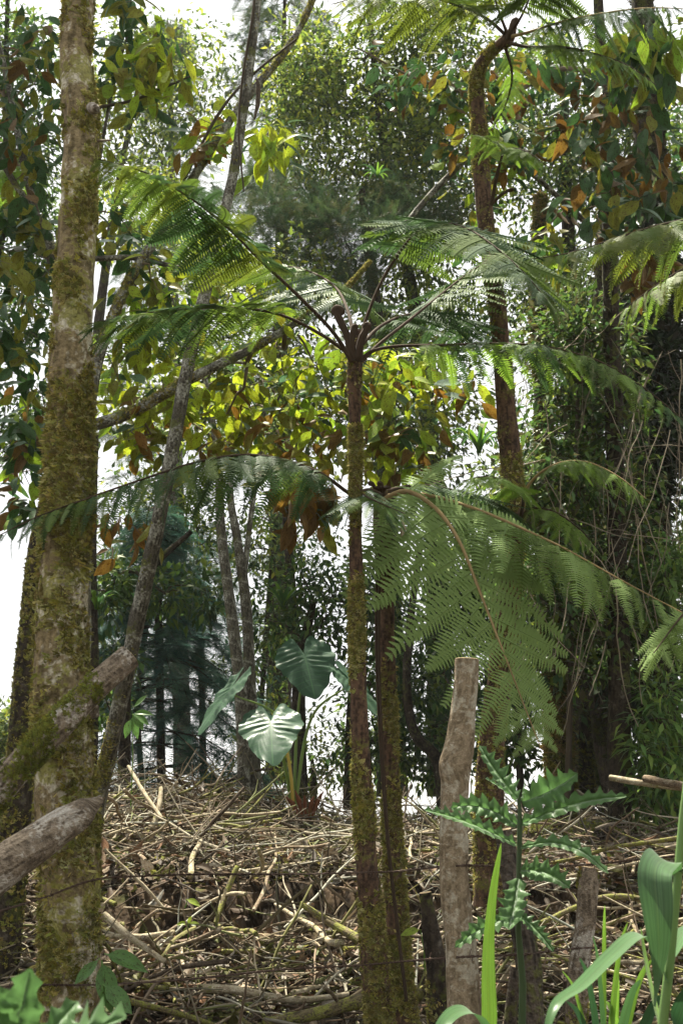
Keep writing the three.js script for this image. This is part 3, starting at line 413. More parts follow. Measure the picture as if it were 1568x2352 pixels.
// ------------------------------------------------------------------ tree ferns
function pinnaGeo(K, lobes, bend, sweep, s) {
  seed(s); const b = new MB(), Z = (x) => -bend * x * x, Y = (x) => sweep * x * x;
  for (let k = 0; k < K; k++) {
    const x0 = 0.03 + 0.95 * (k / K), sp = 0.95 / K, l = 0.17 * Math.min(1, 0.75 + 2.2 * x0) * Math.pow(1 - x0, 0.62) + 0.01, ang = rr(0.12, 0.24) + 0.35 * x0;
    for (const side of [-1, 1]) {
      if (rnd() < 0.04) continue;
      const dx = Math.sin(ang), dy = side * Math.cos(ang), dz = rr(-0.32, -0.08), hw = sp * (lobes > 3 ? 0.5 : 0.58), o = V(x0 + sp * 0.5, Y(x0), Z(x0)), P = (t, w, lift = 0) => V(o.x + dx * l * t + w * Math.abs(dy), o.y + dy * l * t - w * dx * side * 0.5, o.z + dz * l * t * t + lift);
      if (!lobes) { const a = b.vert(P(0, -hw * 0.9)), c = b.vert(P(0, hw * 0.9)), d = b.vert(P(0.55, hw * 0.75)), e = b.vert(P(0.55, -hw * 0.75)), f = b.vert(P(1, 0)); b.quad(a, c, d, e); b.tri(e, d, f); continue; }
      let pm = b.vert(P(0, 0, -0.002)), pa = b.vert(P(0, -hw * 0.8)), pb = b.vert(P(0, hw * 0.8));
      for (let q = 0; q < lobes; q++) {
        const t1 = (q + 0.62) / lobes, t2 = (q + 1) / lobes, w = hw * 1.02 * Math.pow(1 - t1, 0.55) + 0.001, wi = w * 0.62;
        const ta = b.vert(P(t1 + 0.06, -w)), tb = b.vert(P(t1 + 0.06, w)), va = b.vert(P(t2, -wi * 0.9)), vb = b.vert(P(t2, wi * 0.9)), m = b.vert(P(t2, 0, -0.002));
        b.tri(pm, pa, ta); b.tri(pm, ta, va); b.tri(pm, va, m); b.tri(pm, m, vb); b.tri(pm, vb, tb); b.tri(pm, tb, pb); pm = m; pa = va; pb = vb;
      }
    }
  }
  const n = 8; let prev = null; for (let k = 0; k <= n; k++) { const x = k / n, w = lerp(0.0075, 0.0015, x), r = [b.vert(V(x, Y(x) - w, Z(x) + 0.001)), b.vert(V(x, Y(x), Z(x) + 0.006)), b.vert(V(x, Y(x) + w, Z(x) + 0.001)), b.vert(V(x, Y(x), Z(x) - 0.007))]; if (prev) for (let q = 0; q < 4; q++) b.quad(prev[q], r[q], r[(q + 1) % 4], prev[(q + 1) % 4]); prev = r; }
  return b.geo();
}
const pinnaFine = [pinnaGeo(24, 5, 0.1, 0.05, 1), pinnaGeo(24, 5, 0.2, -0.04, 2), pinnaGeo(22, 5, 0.3, 0.08, 3), pinnaGeo(25, 5, 0.15, -0.1, 4)];
const pinnaPlain = [pinnaGeo(24, 3, 0.12, 0.08, 5), pinnaGeo(26, 3, 0.3, -0.08, 6), pinnaGeo(24, 3, 0.45, 0.1, 7), pinnaGeo(25, 3, 0.2, -0.16, 8), pinnaGeo(23, 3, 0.02, 0.14, 9)];
function frond(fern, marks, { from = 0.3, n = 16, len = 0.35, up = V(0, 1, 0), mat = L.fern, mats = null, stalk = M.fernStalk, geos = pinnaPlain, droop = 0.3, r0 = 0.009, fwd = [0.15, 0.75], wide = 1, label, head = 0.55, skip = 0, twist = 0.4, lenL = 1, lenR = 1 } = {}) {
  const pts = marks.map((m) => at(...m)), c = new THREE.CatmullRomCurve3(pts, false, 'centripetal'), N = 40, P = [], R = [];
  for (let k = 0; k <= N; k++) { P.push(c.getPoint(k / N)); R.push(lerp(r0, 0.0015, Math.pow(k / N, 0.8))); }
  const f = part('frond', new MB().tube(P, R, 7, { rough: 0.15, freq: 30 }).geo(), stalk, fern); if (label) f.userData.label = label;
  const off = offsetOf(fern), T = V(), S = V(), Nn = V(), d = V(); if (geos !== pinnaFine) n = Math.round(n * 1.3);
  for (let k = 0; k < n; k++) for (const side of [-1, 1]) {
    if (rnd() < Math.max(skip, 0.03)) continue;
    const s = clamp((k + (side > 0 ? 0.25 : -0.05) + rr(-0.12, 0.12)) / n, 0, 0.995), t = from + (1 - from) * s, p = c.getPoint(t); T.copy(c.getTangent(t));
    S.crossVectors(T, up).normalize(); Nn.crossVectors(S, T);
    const l = len * 1.06 * Math.min(1, head + 1.6 * s) * Math.pow(1 - s, 0.55) * rr(0.86, 1.1) * (side > 0 ? lenR : lenL) + 0.02, fa = lerp(fwd[0], fwd[1], s) + rr(-0.12, 0.12);
    d.copy(S).multiplyScalar(side * Math.cos(fa)).addScaledVector(T, Math.sin(fa)).add(V(0, -droop * rr(0.5, 1.5), 0)).normalize();
    const m = shadowed(new THREE.Mesh(pick(geos), mats ? pick(mats) : mat)); m.name = 'pinna';
    const nz = Nn.clone().add(V(rr(-twist, twist), rr(-twist, twist), rr(-twist, twist))); basis(d, nz); m.quaternion.setFromRotationMatrix(MX); m.scale.set(l, Math.max(l, len * 0.35) * wide * 1.25, l); m.position.copy(p).sub(off); f.add(m);
  }
  return f;
}
function crosier(fern, marks, coil, turns = 1.6, r = 0.013, dirU = 1) {
  const pts = marks.map((m) => at(...m)), c = new THREE.CatmullRomCurve3(pts), P = [], R = []; for (let k = 0; k <= 14; k++) { P.push(c.getPoint(k / 14)); R.push(lerp(r, r * 0.9, k / 14)); }
  const e = pts[pts.length - 1], T = c.getTangent(1), side = V(dirU, 0, 0.25).normalize(), ctr = e.clone().addScaledVector(side, coil);
  for (let k = 1; k <= 30; k++) { const t = k / 30, a = t * turns * 6.283, q = coil * (1 - 0.82 * t); P.push(ctr.clone().addScaledVector(side, -q * Math.cos(a)).addScaledVector(T, q * Math.sin(a))); R.push(r * lerp(0.9, 0.35, t)); }
  return part('crosier', new MB().tube(P, R, 8, { cap: true, rough: 0.35, freq: 60 }).geo(), M.fernStalk, fern);
}
{ // fern A: the crown in the middle of the picture
  seed(301); const A = thing('tree_fern', 'slender tree fern with its open crown in the middle of the picture', 'tree fern', at(880, 2420, 3.7));
  const l = barkTrunk(A, [[884, 2440, 3.7, 0.048], [868, 2300, 3.7, 0.043], [848, 2050, 3.7, 0.037], [832, 1800, 3.7, 0.031], [822, 1550, 3.7, 0.027], [817, 1300, 3.72, 0.0225], [817, 1100, 3.74, 0.02], [815, 950, 3.75, 0.022], [814, 860, 3.76, 0.028], [818, 800, 3.77, 0.026], [822, 760, 3.78, 0.014]], M.fernBark, { sides: 18, rough: 0.3, freq: 14 });
  const low = { P: l.P.filter((p) => p.y < 2.75), R: l.R }; mossOn(A, low, 7000, { size: 0.011, cover: 0.0, freq: 6, strand: 0.4 });
  mossOn(A, l, 500, { size: 0.008, cover: 0.15 });
  const F = (marks, o) => frond(A, marks, o);
  F([[806, 830, 3.72], [770, 770, 3.65], [690, 685, 3.5], [590, 590, 3.35], [520, 520, 3.25], [430, 450, 3.15], [330, 395, 3.05], [225, 365, 3.0]], { from: 0.38, n: 22, len: 0.25, mats: [L.fern, L.fernOlive, L.fernBlue], droop: 0.42, r0: 0.009 });
  F([[804, 815, 3.75], [740, 770, 3.7], [640, 722, 3.6], [520, 706, 3.5], [400, 712, 3.4], [300, 725, 3.3], [200, 745, 3.2]], { from: 0.34, n: 20, len: 0.3, mats: [L.fernBlue, L.fern], droop: 0.18, r0: 0.008 });
  F([[822, 800, 3.78], [845, 720, 3.8], [885, 630, 3.82], [935, 555, 3.75], [985, 518, 3.5], [1060, 520, 3.25], [1140, 570, 3.05], [1205, 630, 2.95], [1256, 690, 2.9]], { from: 0.34, n: 22, len: 0.34, mats: [L.fern, L.fernBlue], droop: 0.12, r0: 0.008, lenL: 1.15 });
  F([[824, 840, 3.78], [860, 800, 3.85], [940, 735, 4.0], [1020, 670, 4.2], [1085, 620, 4.4], [1150, 590, 4.7], [1230, 590, 5.0]], { from: 0.42, n: 15, len: 0.38, mats: [L.fernBlue, L.fern], droop: 0.25 });
  F([[826, 830, 3.75], [852, 808, 3.75], [905, 796, 3.72], [1020, 793, 3.66], [1130, 789, 3.6], [1250, 796, 3.5], [1380, 832, 3.4], [1490, 900, 3.32], [1590, 985, 3.25]], { from: 0.33, n: 21, len: 0.23, mats: [L.fern, L.fernBlue, L.fernLime], droop: 0.5, r0: 0.008 });
  F([[814, 790, 3.8], [800, 720, 3.95], [770, 660, 4.2], [700, 620, 4.6], [620, 610, 5.0], [560, 625, 5.3]], { from: 0.3, n: 15, len: 0.4, mats: [L.fern, L.fernBlue], droop: 0.3 });
  F([[822, 800, 3.8], [880, 745, 4.0], [960, 720, 4.3], [1060, 740, 4.7], [1130, 790, 5.0]], { from: 0.3, n: 13, len: 0.36, mats: [L.fernBlue], droop: 0.3 });
  crosier(A, [[808, 830, 3.74], [800, 780, 3.73], [785, 745, 3.72], [770, 715, 3.72]], 0.015, 1.6, 0.015); crosier(A, [[822, 830, 3.74], [830, 780, 3.73], [845, 750, 3.73]], 0.007, 1.0, 0.015, -1); crosier(A, [[812, 830, 3.74], [808, 780, 3.72], [812, 752, 3.72]], 0.006, 1.0, 0.012);
}
{ // fern B: stem beside it, big frond towards the viewer
  seed(302); const B = thing('tree_fern', 'tree fern right of the middle one, its big pale frond hanging behind the cut post', 'tree fern', at(935, 2420, 4.05));
  const l = barkTrunk(B, [[945, 2440, 4.05, 0.046], [925, 2300, 4.05, 0.042], [908, 2050, 4.05, 0.036], [896, 1800, 4.05, 0.031], [890, 1550, 4.06, 0.03], [884, 1350, 4.08, 0.03], [878, 1200, 4.1, 0.034], [874, 1130, 4.1, 0.028]], M.fernBark, { sides: 18, rough: 0.3, freq: 14 });
  mossOn(B, { P: l.P.filter((p) => p.y < 2.0), R: l.R }, 6000, { size: 0.011, cover: 0.0, freq: 6, strand: 0.4 });
  const F = (marks, o) => frond(B, marks, o);
  F([[876, 1150, 4.08], [930, 1128, 4.0], [1000, 1168, 3.9], [1052, 1240, 3.82], [1090, 1330, 3.76], [1125, 1420, 3.72], [1160, 1510, 3.69], [1195, 1600, 3.67], [1240, 1715, 3.66]], { from: 0.13, n: 16, len: 0.45, up: V(0.25, 0.35, 1), mat: L.fernPale, stalk: M.fernStalkPale, geos: pinnaFine, droop: 0.32, fwd: [0.02, 0.55], r0: 0.011, label: 'large pale frond hanging towards the viewer behind the cut post', head: 0.85, twist: 0.2, wide: 1.08 });
  F([[872, 1150, 4.08], [815, 1140, 4.02], [740, 1090, 3.9], [650, 1056, 3.8], [560, 1045, 3.7], [450, 1062, 3.6], [330, 1100, 3.5], [200, 1145, 3.42], [80, 1190, 3.36], [-40, 1250, 3.3]], { from: 0.2, n: 24, len: 0.28, mats: [L.fernBlue, L.fernBlue, L.fern], droop: 0.8, r0: 0.009, lenL: 0.85 });
  F([[880, 1140, 4.1], [960, 1135, 4.05], [1080, 1165, 3.95], [1200, 1215, 3.85], [1300, 1262, 3.78], [1430, 1335, 3.7], [1590, 1420, 3.6]], { from: 0.2, n: 17, len: 0.36, mats: [L.fernPale, L.fern], stalk: M.fernStalkPale, geos: pinnaFine, droop: 0.9, r0: 0.010 });
  F([[880, 1130, 4.12], [960, 1115, 4.3], [1060, 1130, 4.45], [1150, 1165, 4.55], [1230, 1220, 4.6]], { from: 0.2, n: 14, len: 0.3, mats: [L.fernBlue], droop: 0.4 });
  F([[872, 1135, 4.05], [850, 1125, 3.95], [830, 1130, 3.8], [860, 1150, 3.6], [930, 1180, 3.5]], { from: 0.3, n: 10, len: 0.2, mats: [L.fernBlue, L.fern], droop: 0.5 });
  seed(303); for (let k = 0; k < 4; k++) crosier(B, [[874 + k * 4 - 6, 1140, 4.08], [868 + k * 8 - 8, 1120, 4.06], [866 + k * 10 - 10, 1112 + (k % 2) * 8, 4.05]], 0.008, 1.4, 0.008, k % 2 ? 1 : -1);
  const dead = new MB(); for (const [u0, u1, d] of [[866, 876, 4.0], [872, 880, 3.99]]) { const c = curvePts([at(872, 1180, 4.04), at(u0, 1300, d), at(u0 - 2, 1500, d), at(u1 + 10, 1900, d - 0.02), at(u1 + 55, 2300, d)], [0.008, 0.006, 0.005, 0.004, 0.003], 0.06); dead.tube(c.P, c.R, 5); }
  part('dead_stipe', dead.geo(), M.fernStalk, B);
  const dl = new MB().tube([at(924, 1195, 3.85), at(926, 1215, 3.84), at(921, 1235, 3.84)], [0.003, 0.012, 0.002], 5); part('caught_dry_leaf', dl.geo(), M.stickPale, B);
}
{ // fern C: red brown trunk on the right, crown at the top edge
  seed(304); const C = thing('tree_fern', 'tall tree fern with a bent red brown trunk and its crown at the top edge', 'tree fern', at(1150, 2050, 4.7));
  const l = barkTrunk(C, [[1128, 2080, 4.75, 0.07], [1122, 1900, 4.75, 0.062], [1130, 1700, 4.72, 0.055], [1160, 1450, 4.7, 0.05], [1180, 1220, 4.66, 0.047], [1172, 1050, 4.64, 0.046], [1158, 900, 4.62, 0.042], [1143, 720, 4.6, 0.038], [1120, 560, 4.6, 0.038], [1105, 400, 4.6, 0.038], [1098, 270, 4.6, 0.034], [1094, 180, 4.6, 0.031], [1108, 140, 4.58, 0.027], [1140, 108, 4.55, 0.024], [1165, 88, 4.53, 0.032], [1180, 60, 4.52, 0.015]], M.fernBark, { sides: 20, rough: 0.28, freq: 10 });
  mossOn(C, l, 5200, { size: 0.012, cover: 0.03, freq: 4, strand: 0.25 });
  const F = (marks, o) => frond(C, marks, o);
  F([[1168, 85, 4.5], [1210, 75, 4.4], [1290, 50, 4.25], [1400, 28, 4.05], [1500, 18, 3.9], [1600, 22, 3.8]], { from: 0.25, n: 15, len: 0.24, mats: [L.fern, L.fernBlue], droop: 1.0, stalk: M.fernStalkPale });
  F([[1172, 100, 4.5], [1215, 108, 4.4], [1290, 108, 4.25], [1370, 125, 4.1], [1440, 150, 4.0], [1506, 195, 3.9]], { from: 0.22, n: 15, len: 0.17, mats: [L.fernLime, L.fern], droop: 0.5 });
  F([[1160, 80, 4.52], [1120, 45, 4.4], [1050, 12, 4.2], [960, -12, 4.0], [860, -15, 3.8], [760, 10, 3.6]], { from: 0.3, n: 15, len: 0.34, mats: [L.fernOlive, L.fern], droop: 0.5 });
  F([[1165, 80, 4.5], [1150, 40, 4.45], [1125, -30, 4.3], [1080, -120, 4.1]], { from: 0.5, n: 8, len: 0.3, mats: [L.fernOlive], droop: 0.5 });
  F([[1172, 78, 4.5], [1195, 40, 4.4], [1230, -30, 4.2], [1300, -100, 4.0]], { from: 0.45, n: 9, len: 0.32, mats: [L.fern], droop: 0.5 });
  F([[1160, 110, 4.55], [1175, 170, 4.6], [1160, 240, 4.7], [1120, 310, 4.8]], { from: 0.1, n: 12, len: 0.11, mats: [L.fernLime, L.fern], droop: 0.5, wide: 0.7 });
  F([[1128, 470, 4.56], [1140, 400, 4.45], [1152, 345, 4.35], [1120, 318, 4.25], [1075, 306, 4.2]], { from: 0.55, n: 9, len: 0.12, mats: [L.fern], droop: 0.6 });
  F([[1128, 470, 4.56], [1142, 400, 4.45], [1160, 345, 4.35], [1200, 345, 4.25], [1262, 385, 4.15]], { from: 0.5, n: 11, len: 0.14, mats: [L.fernLime, L.fern], droop: 0.6 });
  crosier(C, [[1128, 470, 4.56], [1150, 448, 4.5], [1165, 438, 4.48]], 0.012, 1.5, 0.008);
  crosier(C, [[1166, 90, 4.5], [1172, 70, 4.47], [1178, 50, 4.46]], 0.010, 1.4, 0.014);
  // side shoot low on the trunk
  F([[1195, 1190, 4.55], [1205, 1130, 4.5], [1235, 1090, 4.42], [1290, 1062, 4.3], [1350, 1062, 4.2], [1420, 1095, 4.1], [1482, 1145, 4.02]], { from: 0.42, n: 14, len: 0.15, mats: [L.fernLime, L.fern], droop: 0.6, stalk: M.fernStalkPale });
  F([[1195, 1190, 4.55], [1200, 1140, 4.5], [1170, 1110, 4.4], [1110, 1095, 4.2], [1060, 1105, 4.1]], { from: 0.3, n: 11, len: 0.17, mats: [L.fernLime], droop: 0.5 });
  F([[1198, 1190, 4.55], [1215, 1170, 4.5], [1270, 1175, 4.4], [1330, 1215, 4.3], [1370, 1260, 4.25]], { from: 0.3, n: 11, len: 0.16, mats: [L.fern, L.fernLime], droop: 0.6 });
}
{ // fern D: reaches in from the right, fern E from the left
  seed(305); const D = thing('tree_fern', 'fern fronds arching in from the right edge with yellowed tips', 'tree fern', at(1800, 2100, 4.2));
  barkTrunk(D, [[1800, 2100, 4.2, 0.06], [1790, 1500, 4.2, 0.05], [1780, 900, 4.2, 0.04], [1770, 560, 4.2, 0.035]], M.fernBark, { sides: 12 });
  frond(D, [[1770, 540, 4.2], [1700, 505, 4.1], [1620, 500, 4.0], [1520, 515, 3.9], [1420, 545, 3.8], [1310, 580, 3.7], [1190, 600, 3.62]], { from: 0.2, n: 20, len: 0.32, mats: [L.fernOlive, L.fernOlive, L.fern], droop: 0.6 });
  frond(D, [[1770, 560, 4.2], [1700, 560, 4.2], [1600, 600, 4.2], [1500, 660, 4.2], [1420, 720, 4.2]], { from: 0.2, n: 13, len: 0.3, mats: [L.fernOlive, L.fernLime], droop: 0.8 });
  frond(D, [[1780, 1400, 4.0], [1700, 1340, 3.8], [1620, 1360, 3.5], [1560, 1420, 3.3], [1500, 1500, 3.2]], { from: 0.25, n: 12, len: 0.3, mats: [L.fern, L.fernPale], droop: 0.8, geos: pinnaFine });
  seed(306); const E = thing('tree_fern', 'small fern spray lit green at the left edge behind the mossy trunk', 'tree fern', at(-180, 2100, 6));
  barkTrunk(E, [[-180, 2100, 6, 0.05], [-180, 1200, 6, 0.04], [-170, 480, 6, 0.035]], M.fernBark, { sides: 10 });
  frond(E, [[-170, 480, 6], [-100, 410, 5.9], [-20, 380, 5.8], [60, 380, 5.7], [140, 410, 5.6]], { from: 0.3, n: 14, len: 0.3, mats: [L.fernLime], droop: 0.6 });
  frond(E, [[-170, 480, 6], [-100, 450, 6.1], [0, 430, 6.2], [100, 440, 6.3]], { from: 0.3, n: 12, len: 0.28, mats: [L.fernLime, L.fern], droop: 0.6 });
}

// ------------------------------------------------------------------ broadleaf trees with big hanging leaves
const mixLeaf = leafy(1, 1, 1, { trans: 0.5, ...veined });
function broadTree({ name, label, trunks, mats, clusters, s, mossy = [], twigMat = M.twig, geos = broadLeaf, category = 'tree', parts = 300, own = 1 }) {
  seed(s); const b0 = trunks[0][0], g = thing(name, label, category, at(...b0.slice(0, 3)));
  const lines = trunks.map((t, i) => barkTrunk(g, t, mats[i] || mats[0], { sides: i ? 12 : 18, rough: 0.25, freq: 9, name: i ? 'limb' : 'trunk', step: 0.06 }));
  mossy.forEach(([i, n, o]) => mossOn(g, lines[i], n, o));
  const targets = []; for (const c of clusters) for (const p of inBlob(c.blob)) { p.cl = c; targets.push(p); }
  const { geo, tips } = grow(lines, targets, { tipR: 0.0022, step: 0.14, jitter: 0.035, own }); if (geo) part('twigs', geo, twigMat, g).userData.kind = 'stuff';
  const all = [];
  for (const t of tips) { const c = t.p.cl, ch = t.chain, n = ch.length, k0 = Math.round((c.per || 7) * 1.35); for (let k = 0; k < k0; k++) {
    const f = clamp(1 - 0.95 * (k / k0) + rr(-0.05, 0.05), 0, 1) * (n - 1), i = Math.min(n - 2, Math.floor(f)), p = ch[i].clone().lerp(ch[i + 1], f - i).add(randDir().multiplyScalar(0.07)), len = (c.len || 0.15) * rr(0.45, 1.08), mat = pick(c.mats);
    const flat = mat === L.gloss || rnd() < 0.18, a = rr(0, 6.28), x = V(Math.cos(a), flat ? rr(-0.5, 0.1) : -(c.hang ?? 1.3) * rr(0.4, 1.3), Math.sin(a) * 0.8), z = flat ? V(rr(-0.3, 0.4), 0.77, 0.63 + rr(-0.3, 0.3)) : V(rr(-0.8, 0.8), rr(-0.2, 0.6), rr(0.2, 1) * (rnd() < 0.5 ? -1 : 1));
    const front = p.clone().sub(EYE), inView = Math.abs(front.x / -front.z) < 0.36 && front.y / -front.z < 0.85; all.push({ p, x, z, len, mat, show: (inView ? 1 : 0.01) * len / front.length() });
  } }
  all.sort((q, r) => r.show - q.show); const off = offsetOf(g), cp = new Copies();
  all.forEach((q, k) => {
    if (k < parts) { const m = shadowed(new THREE.Mesh(pick(geos), q.mat)); m.name = 'leaf'; basis(q.x, q.z); m.quaternion.setFromRotationMatrix(MX); m.scale.set(q.len, q.len * rr(0.9, 1.1), q.len); m.position.copy(q.p).sub(off); g.add(m); }
    else { const c = q.mat.color; cp.add(q.p, q.x, q.z, q.len, q.len, q.len, jig([c.r, c.g, c.b], 0.2)); }
  });
  if (cp.m.length) cp.build('leaves', geos[0], mixLeaf, g);
  return { g, lines };
}
const { yellow, lime, olive, rust, rustDark, deep, gloss } = L;
broadTree({ name: 'broadleaf_tree', label: 'mossy limbed tree with large backlit yellow and rust leaves hanging in the middle', s: 401, mats: [M.darkBark, M.greyBark, M.greyBark, M.greyBark, M.twigDark, M.twigDark],
  trunks: [[[-20, 2400, 4.5, 0.07], [22, 2050, 4.5, 0.062], [48, 1750, 4.5, 0.056], [72, 1450, 4.55, 0.05], [100, 1220, 4.6, 0.046], [150, 1060, 4.7, 0.042], [205, 980, 4.8, 0.036]],
    [[205, 980, 4.8, 0.03], [300, 948, 4.85, 0.027], [440, 868, 4.9, 0.024], [580, 800, 4.95, 0.021], [690, 735, 5.0, 0.017], [790, 665, 5.05, 0.013], [850, 600, 5.1, 0.008]],
    [[205, 980, 4.8, 0.025], [225, 830, 4.85, 0.025], [290, 660, 4.9, 0.024], [360, 545, 4.92, 0.023], [430, 430, 4.95, 0.022], [540, 260, 5, 0.02], [680, 80, 5.05, 0.017], [740, -60, 5.1, 0.014]],
    [[215, 595, 4.9, 0.014], [310, 592, 4.95, 0.013], [420, 618, 5, 0.012], [520, 636, 5.02, 0.009], [600, 634, 5.05, 0.006]],
    [[205, 250, 4.9, 0.009], [300, 232, 4.9, 0.007], [380, 200, 4.9, 0.006], [470, 160, 4.9, 0.004]],
    [[410, 440, 4.93, 0.007], [500, 265, 4.9, 0.008], [560, 190, 4.9, 0.007], [680, 90, 4.9, 0.005]]],
  mossy: [[0, 3500, { size: 0.012, cover: -0.1 }], [1, 1500, { size: 0.009, cover: 0.02 }], [2, 1800, { size: 0.009, cover: 0.02 }]],
  clusters: [
    { blob: [620, 880, 5.35, 350, 140, 0.35, 100], mats: [yellow, yellow, yellow, lime, olive, gloss, gloss], len: 0.15, per: 3 },
    { blob: [560, 1000, 5.2, 340, 70, 0.3, 34], mats: [olive, rust, olive, yellow, rust, gloss], len: 0.15, per: 4 },
    { blob: [920, 930, 5.2, 210, 140, 0.3, 48], mats: [yellow, yellow, olive, rust, lime, gloss, gloss], len: 0.15, per: 3 },
    { blob: [330, 900, 5.2, 130, 160, 0.3, 36], mats: [yellow, yellow, lime, olive, olive, gloss], len: 0.14, per: 3 },
    { blob: [900, 1040, 5.1, 120, 40, 0.4, 10], mats: [rust, rustDark, olive, yellow, deep], len: 0.15, per: 6 },
    { blob: [690, 1150, 4.9, 90, 70, 0.3, 12], mats: [rust, rust, rustDark, olive, gloss], len: 0.17, per: 6, hang: 2 },
    { blob: [280, 1220, 4.9, 70, 45, 0.3, 5], mats: [rust, rustDark, olive], len: 0.14, per: 4, hang: 2 },
    { blob: [620, 335, 4.85, 120, 45, 0.25, 11], mats: [yellow, yellow, yellow, lime, gloss], len: 0.16, per: 4, hang: 2.4 },
    { blob: [350, 140, 5.0, 120, 100, 0.5, 20], mats: [olive, yellow, lime, deep, olive], len: 0.15, per: 6 },
    { blob: [380, 660, 5.2, 160, 100, 0.4, 34], mats: [yellow, lime, olive, deep], len: 0.15, per: 3 },
    { blob: [580, 650, 5.3, 90, 60, 0.4, 9], mats: [yellow, olive, lime], len: 0.13, per: 5 },
    { blob: [460, 320, 5.1, 80, 60, 0.4, 9], mats: [yellow, lime, rust, gloss], len: 0.15, per: 5 }] });
broadTree({ name: 'broadleaf_tree', label: 'tree with dark glossy leaves left of the big mossy trunk', s: 402, mats: [M.greyBark],
  trunks: [[[190, 1930, 5.9, 0.05], [190, 1300, 5.8, 0.042], [188, 800, 5.7, 0.036]], [[188, 800, 5.7, 0.024], [130, 640, 5.6, 0.022], [70, 440, 5.5, 0.02], [10, 150, 5.5, 0.016], [-30, 0, 5.5, 0.012]], [[170, 720, 5.68, 0.02], [110, 540, 5.5, 0.02], [40, 430, 5.4, 0.018], [-20, 330, 5.3, 0.016]], [[188, 810, 5.7, 0.014], [210, 500, 5.5, 0.013], [260, 200, 5.4, 0.009], [300, 60, 5.4, 0.006]]],
  clusters: [
    { blob: [60, 230, 5.2, 130, 240, 0.5, 30], mats: [deep, deep, olive, olive, gloss, rustDark], len: 0.15, per: 6 },
    { blob: [50, 680, 5.2, 110, 240, 0.5, 28], mats: [deep, olive, gloss, olive, deep], len: 0.15, per: 6 },
    { blob: [40, 1030, 5.2, 90, 190, 0.5, 20], mats: [deep, gloss, rustDark, lime, deep], len: 0.15, per: 6 },
    { blob: [280, 90, 5.2, 70, 110, 0.4, 12], mats: [deep, olive, deep, gloss], len: 0.15, per: 6 },
    { blob: [330, 560, 5.4, 120, 90, 0.4, 12], mats: [deep, olive, gloss], len: 0.15, per: 5 }] });
broadTree({ name: 'broadleaf_tree', label: 'tree with blue grey leaves and rusty undersides at the upper right', s: 403, mats: [M.darkBark, M.greyBark, M.greyBark, M.twig],
  trunks: [[[1425, 1950, 6.8, 0.075], [1415, 1200, 6.7, 0.06], [1402, 700, 6.5, 0.052], [1396, 430, 6.4, 0.046], [1378, 100, 6.4, 0.036], [1366, -140, 6.4, 0.026]], [[1396, 440, 6.4, 0.024], [1340, 345, 6.2, 0.023], [1255, 352, 6.1, 0.021], [1170, 352, 6.0, 0.02], [1092, 348, 5.9, 0.019], [1040, 395, 5.85, 0.018], [985, 450, 5.8, 0.017], [930, 515, 5.75, 0.015]], [[1398, 560, 6.45, 0.022], [1300, 470, 6.2, 0.018], [1220, 400, 6.1, 0.014], [1150, 360, 6.0, 0.009]], [[1384, 170, 6.4, 0.02], [1280, 160, 6.1, 0.015], [1150, 220, 5.9, 0.012], [980, 190, 5.8, 0.008], [820, 110, 5.7, 0.005]]],
  clusters: [
    { blob: [1260, 200, 5.8, 220, 130, 0.5, 30], mats: [olive, rustDark, deep, gloss, deep, deep, rust], len: 0.16, per: 6 },
    { blob: [1440, 380, 5.6, 170, 210, 0.6, 34], mats: [rustDark, rust, deep, gloss, olive, deep, deep], len: 0.18, per: 6, hang: 1.8 },
    { blob: [1130, 310, 5.8, 130, 130, 0.5, 20], mats: [rust, deep, olive, lime, gloss], len: 0.16, per: 6 },
    { blob: [950, 170, 5.8, 150, 80, 0.4, 18], mats: [rustDark, deep, gloss, olive, deep], len: 0.15, per: 5 },
    { blob: [1480, 110, 5.2, 100, 90, 0.4, 18], mats: [lime, deep, lime, olive], len: 0.2, per: 6, hang: 2 },
    { blob: [1190, 560, 6.0, 130, 100, 0.4, 12], mats: [olive, lime, deep], len: 0.16, per: 6 },
    { blob: [1500, 620, 5.6, 70, 80, 0.3, 9], mats: [rust, rustDark, olive], len: 0.18, per: 5, hang: 2 }] });

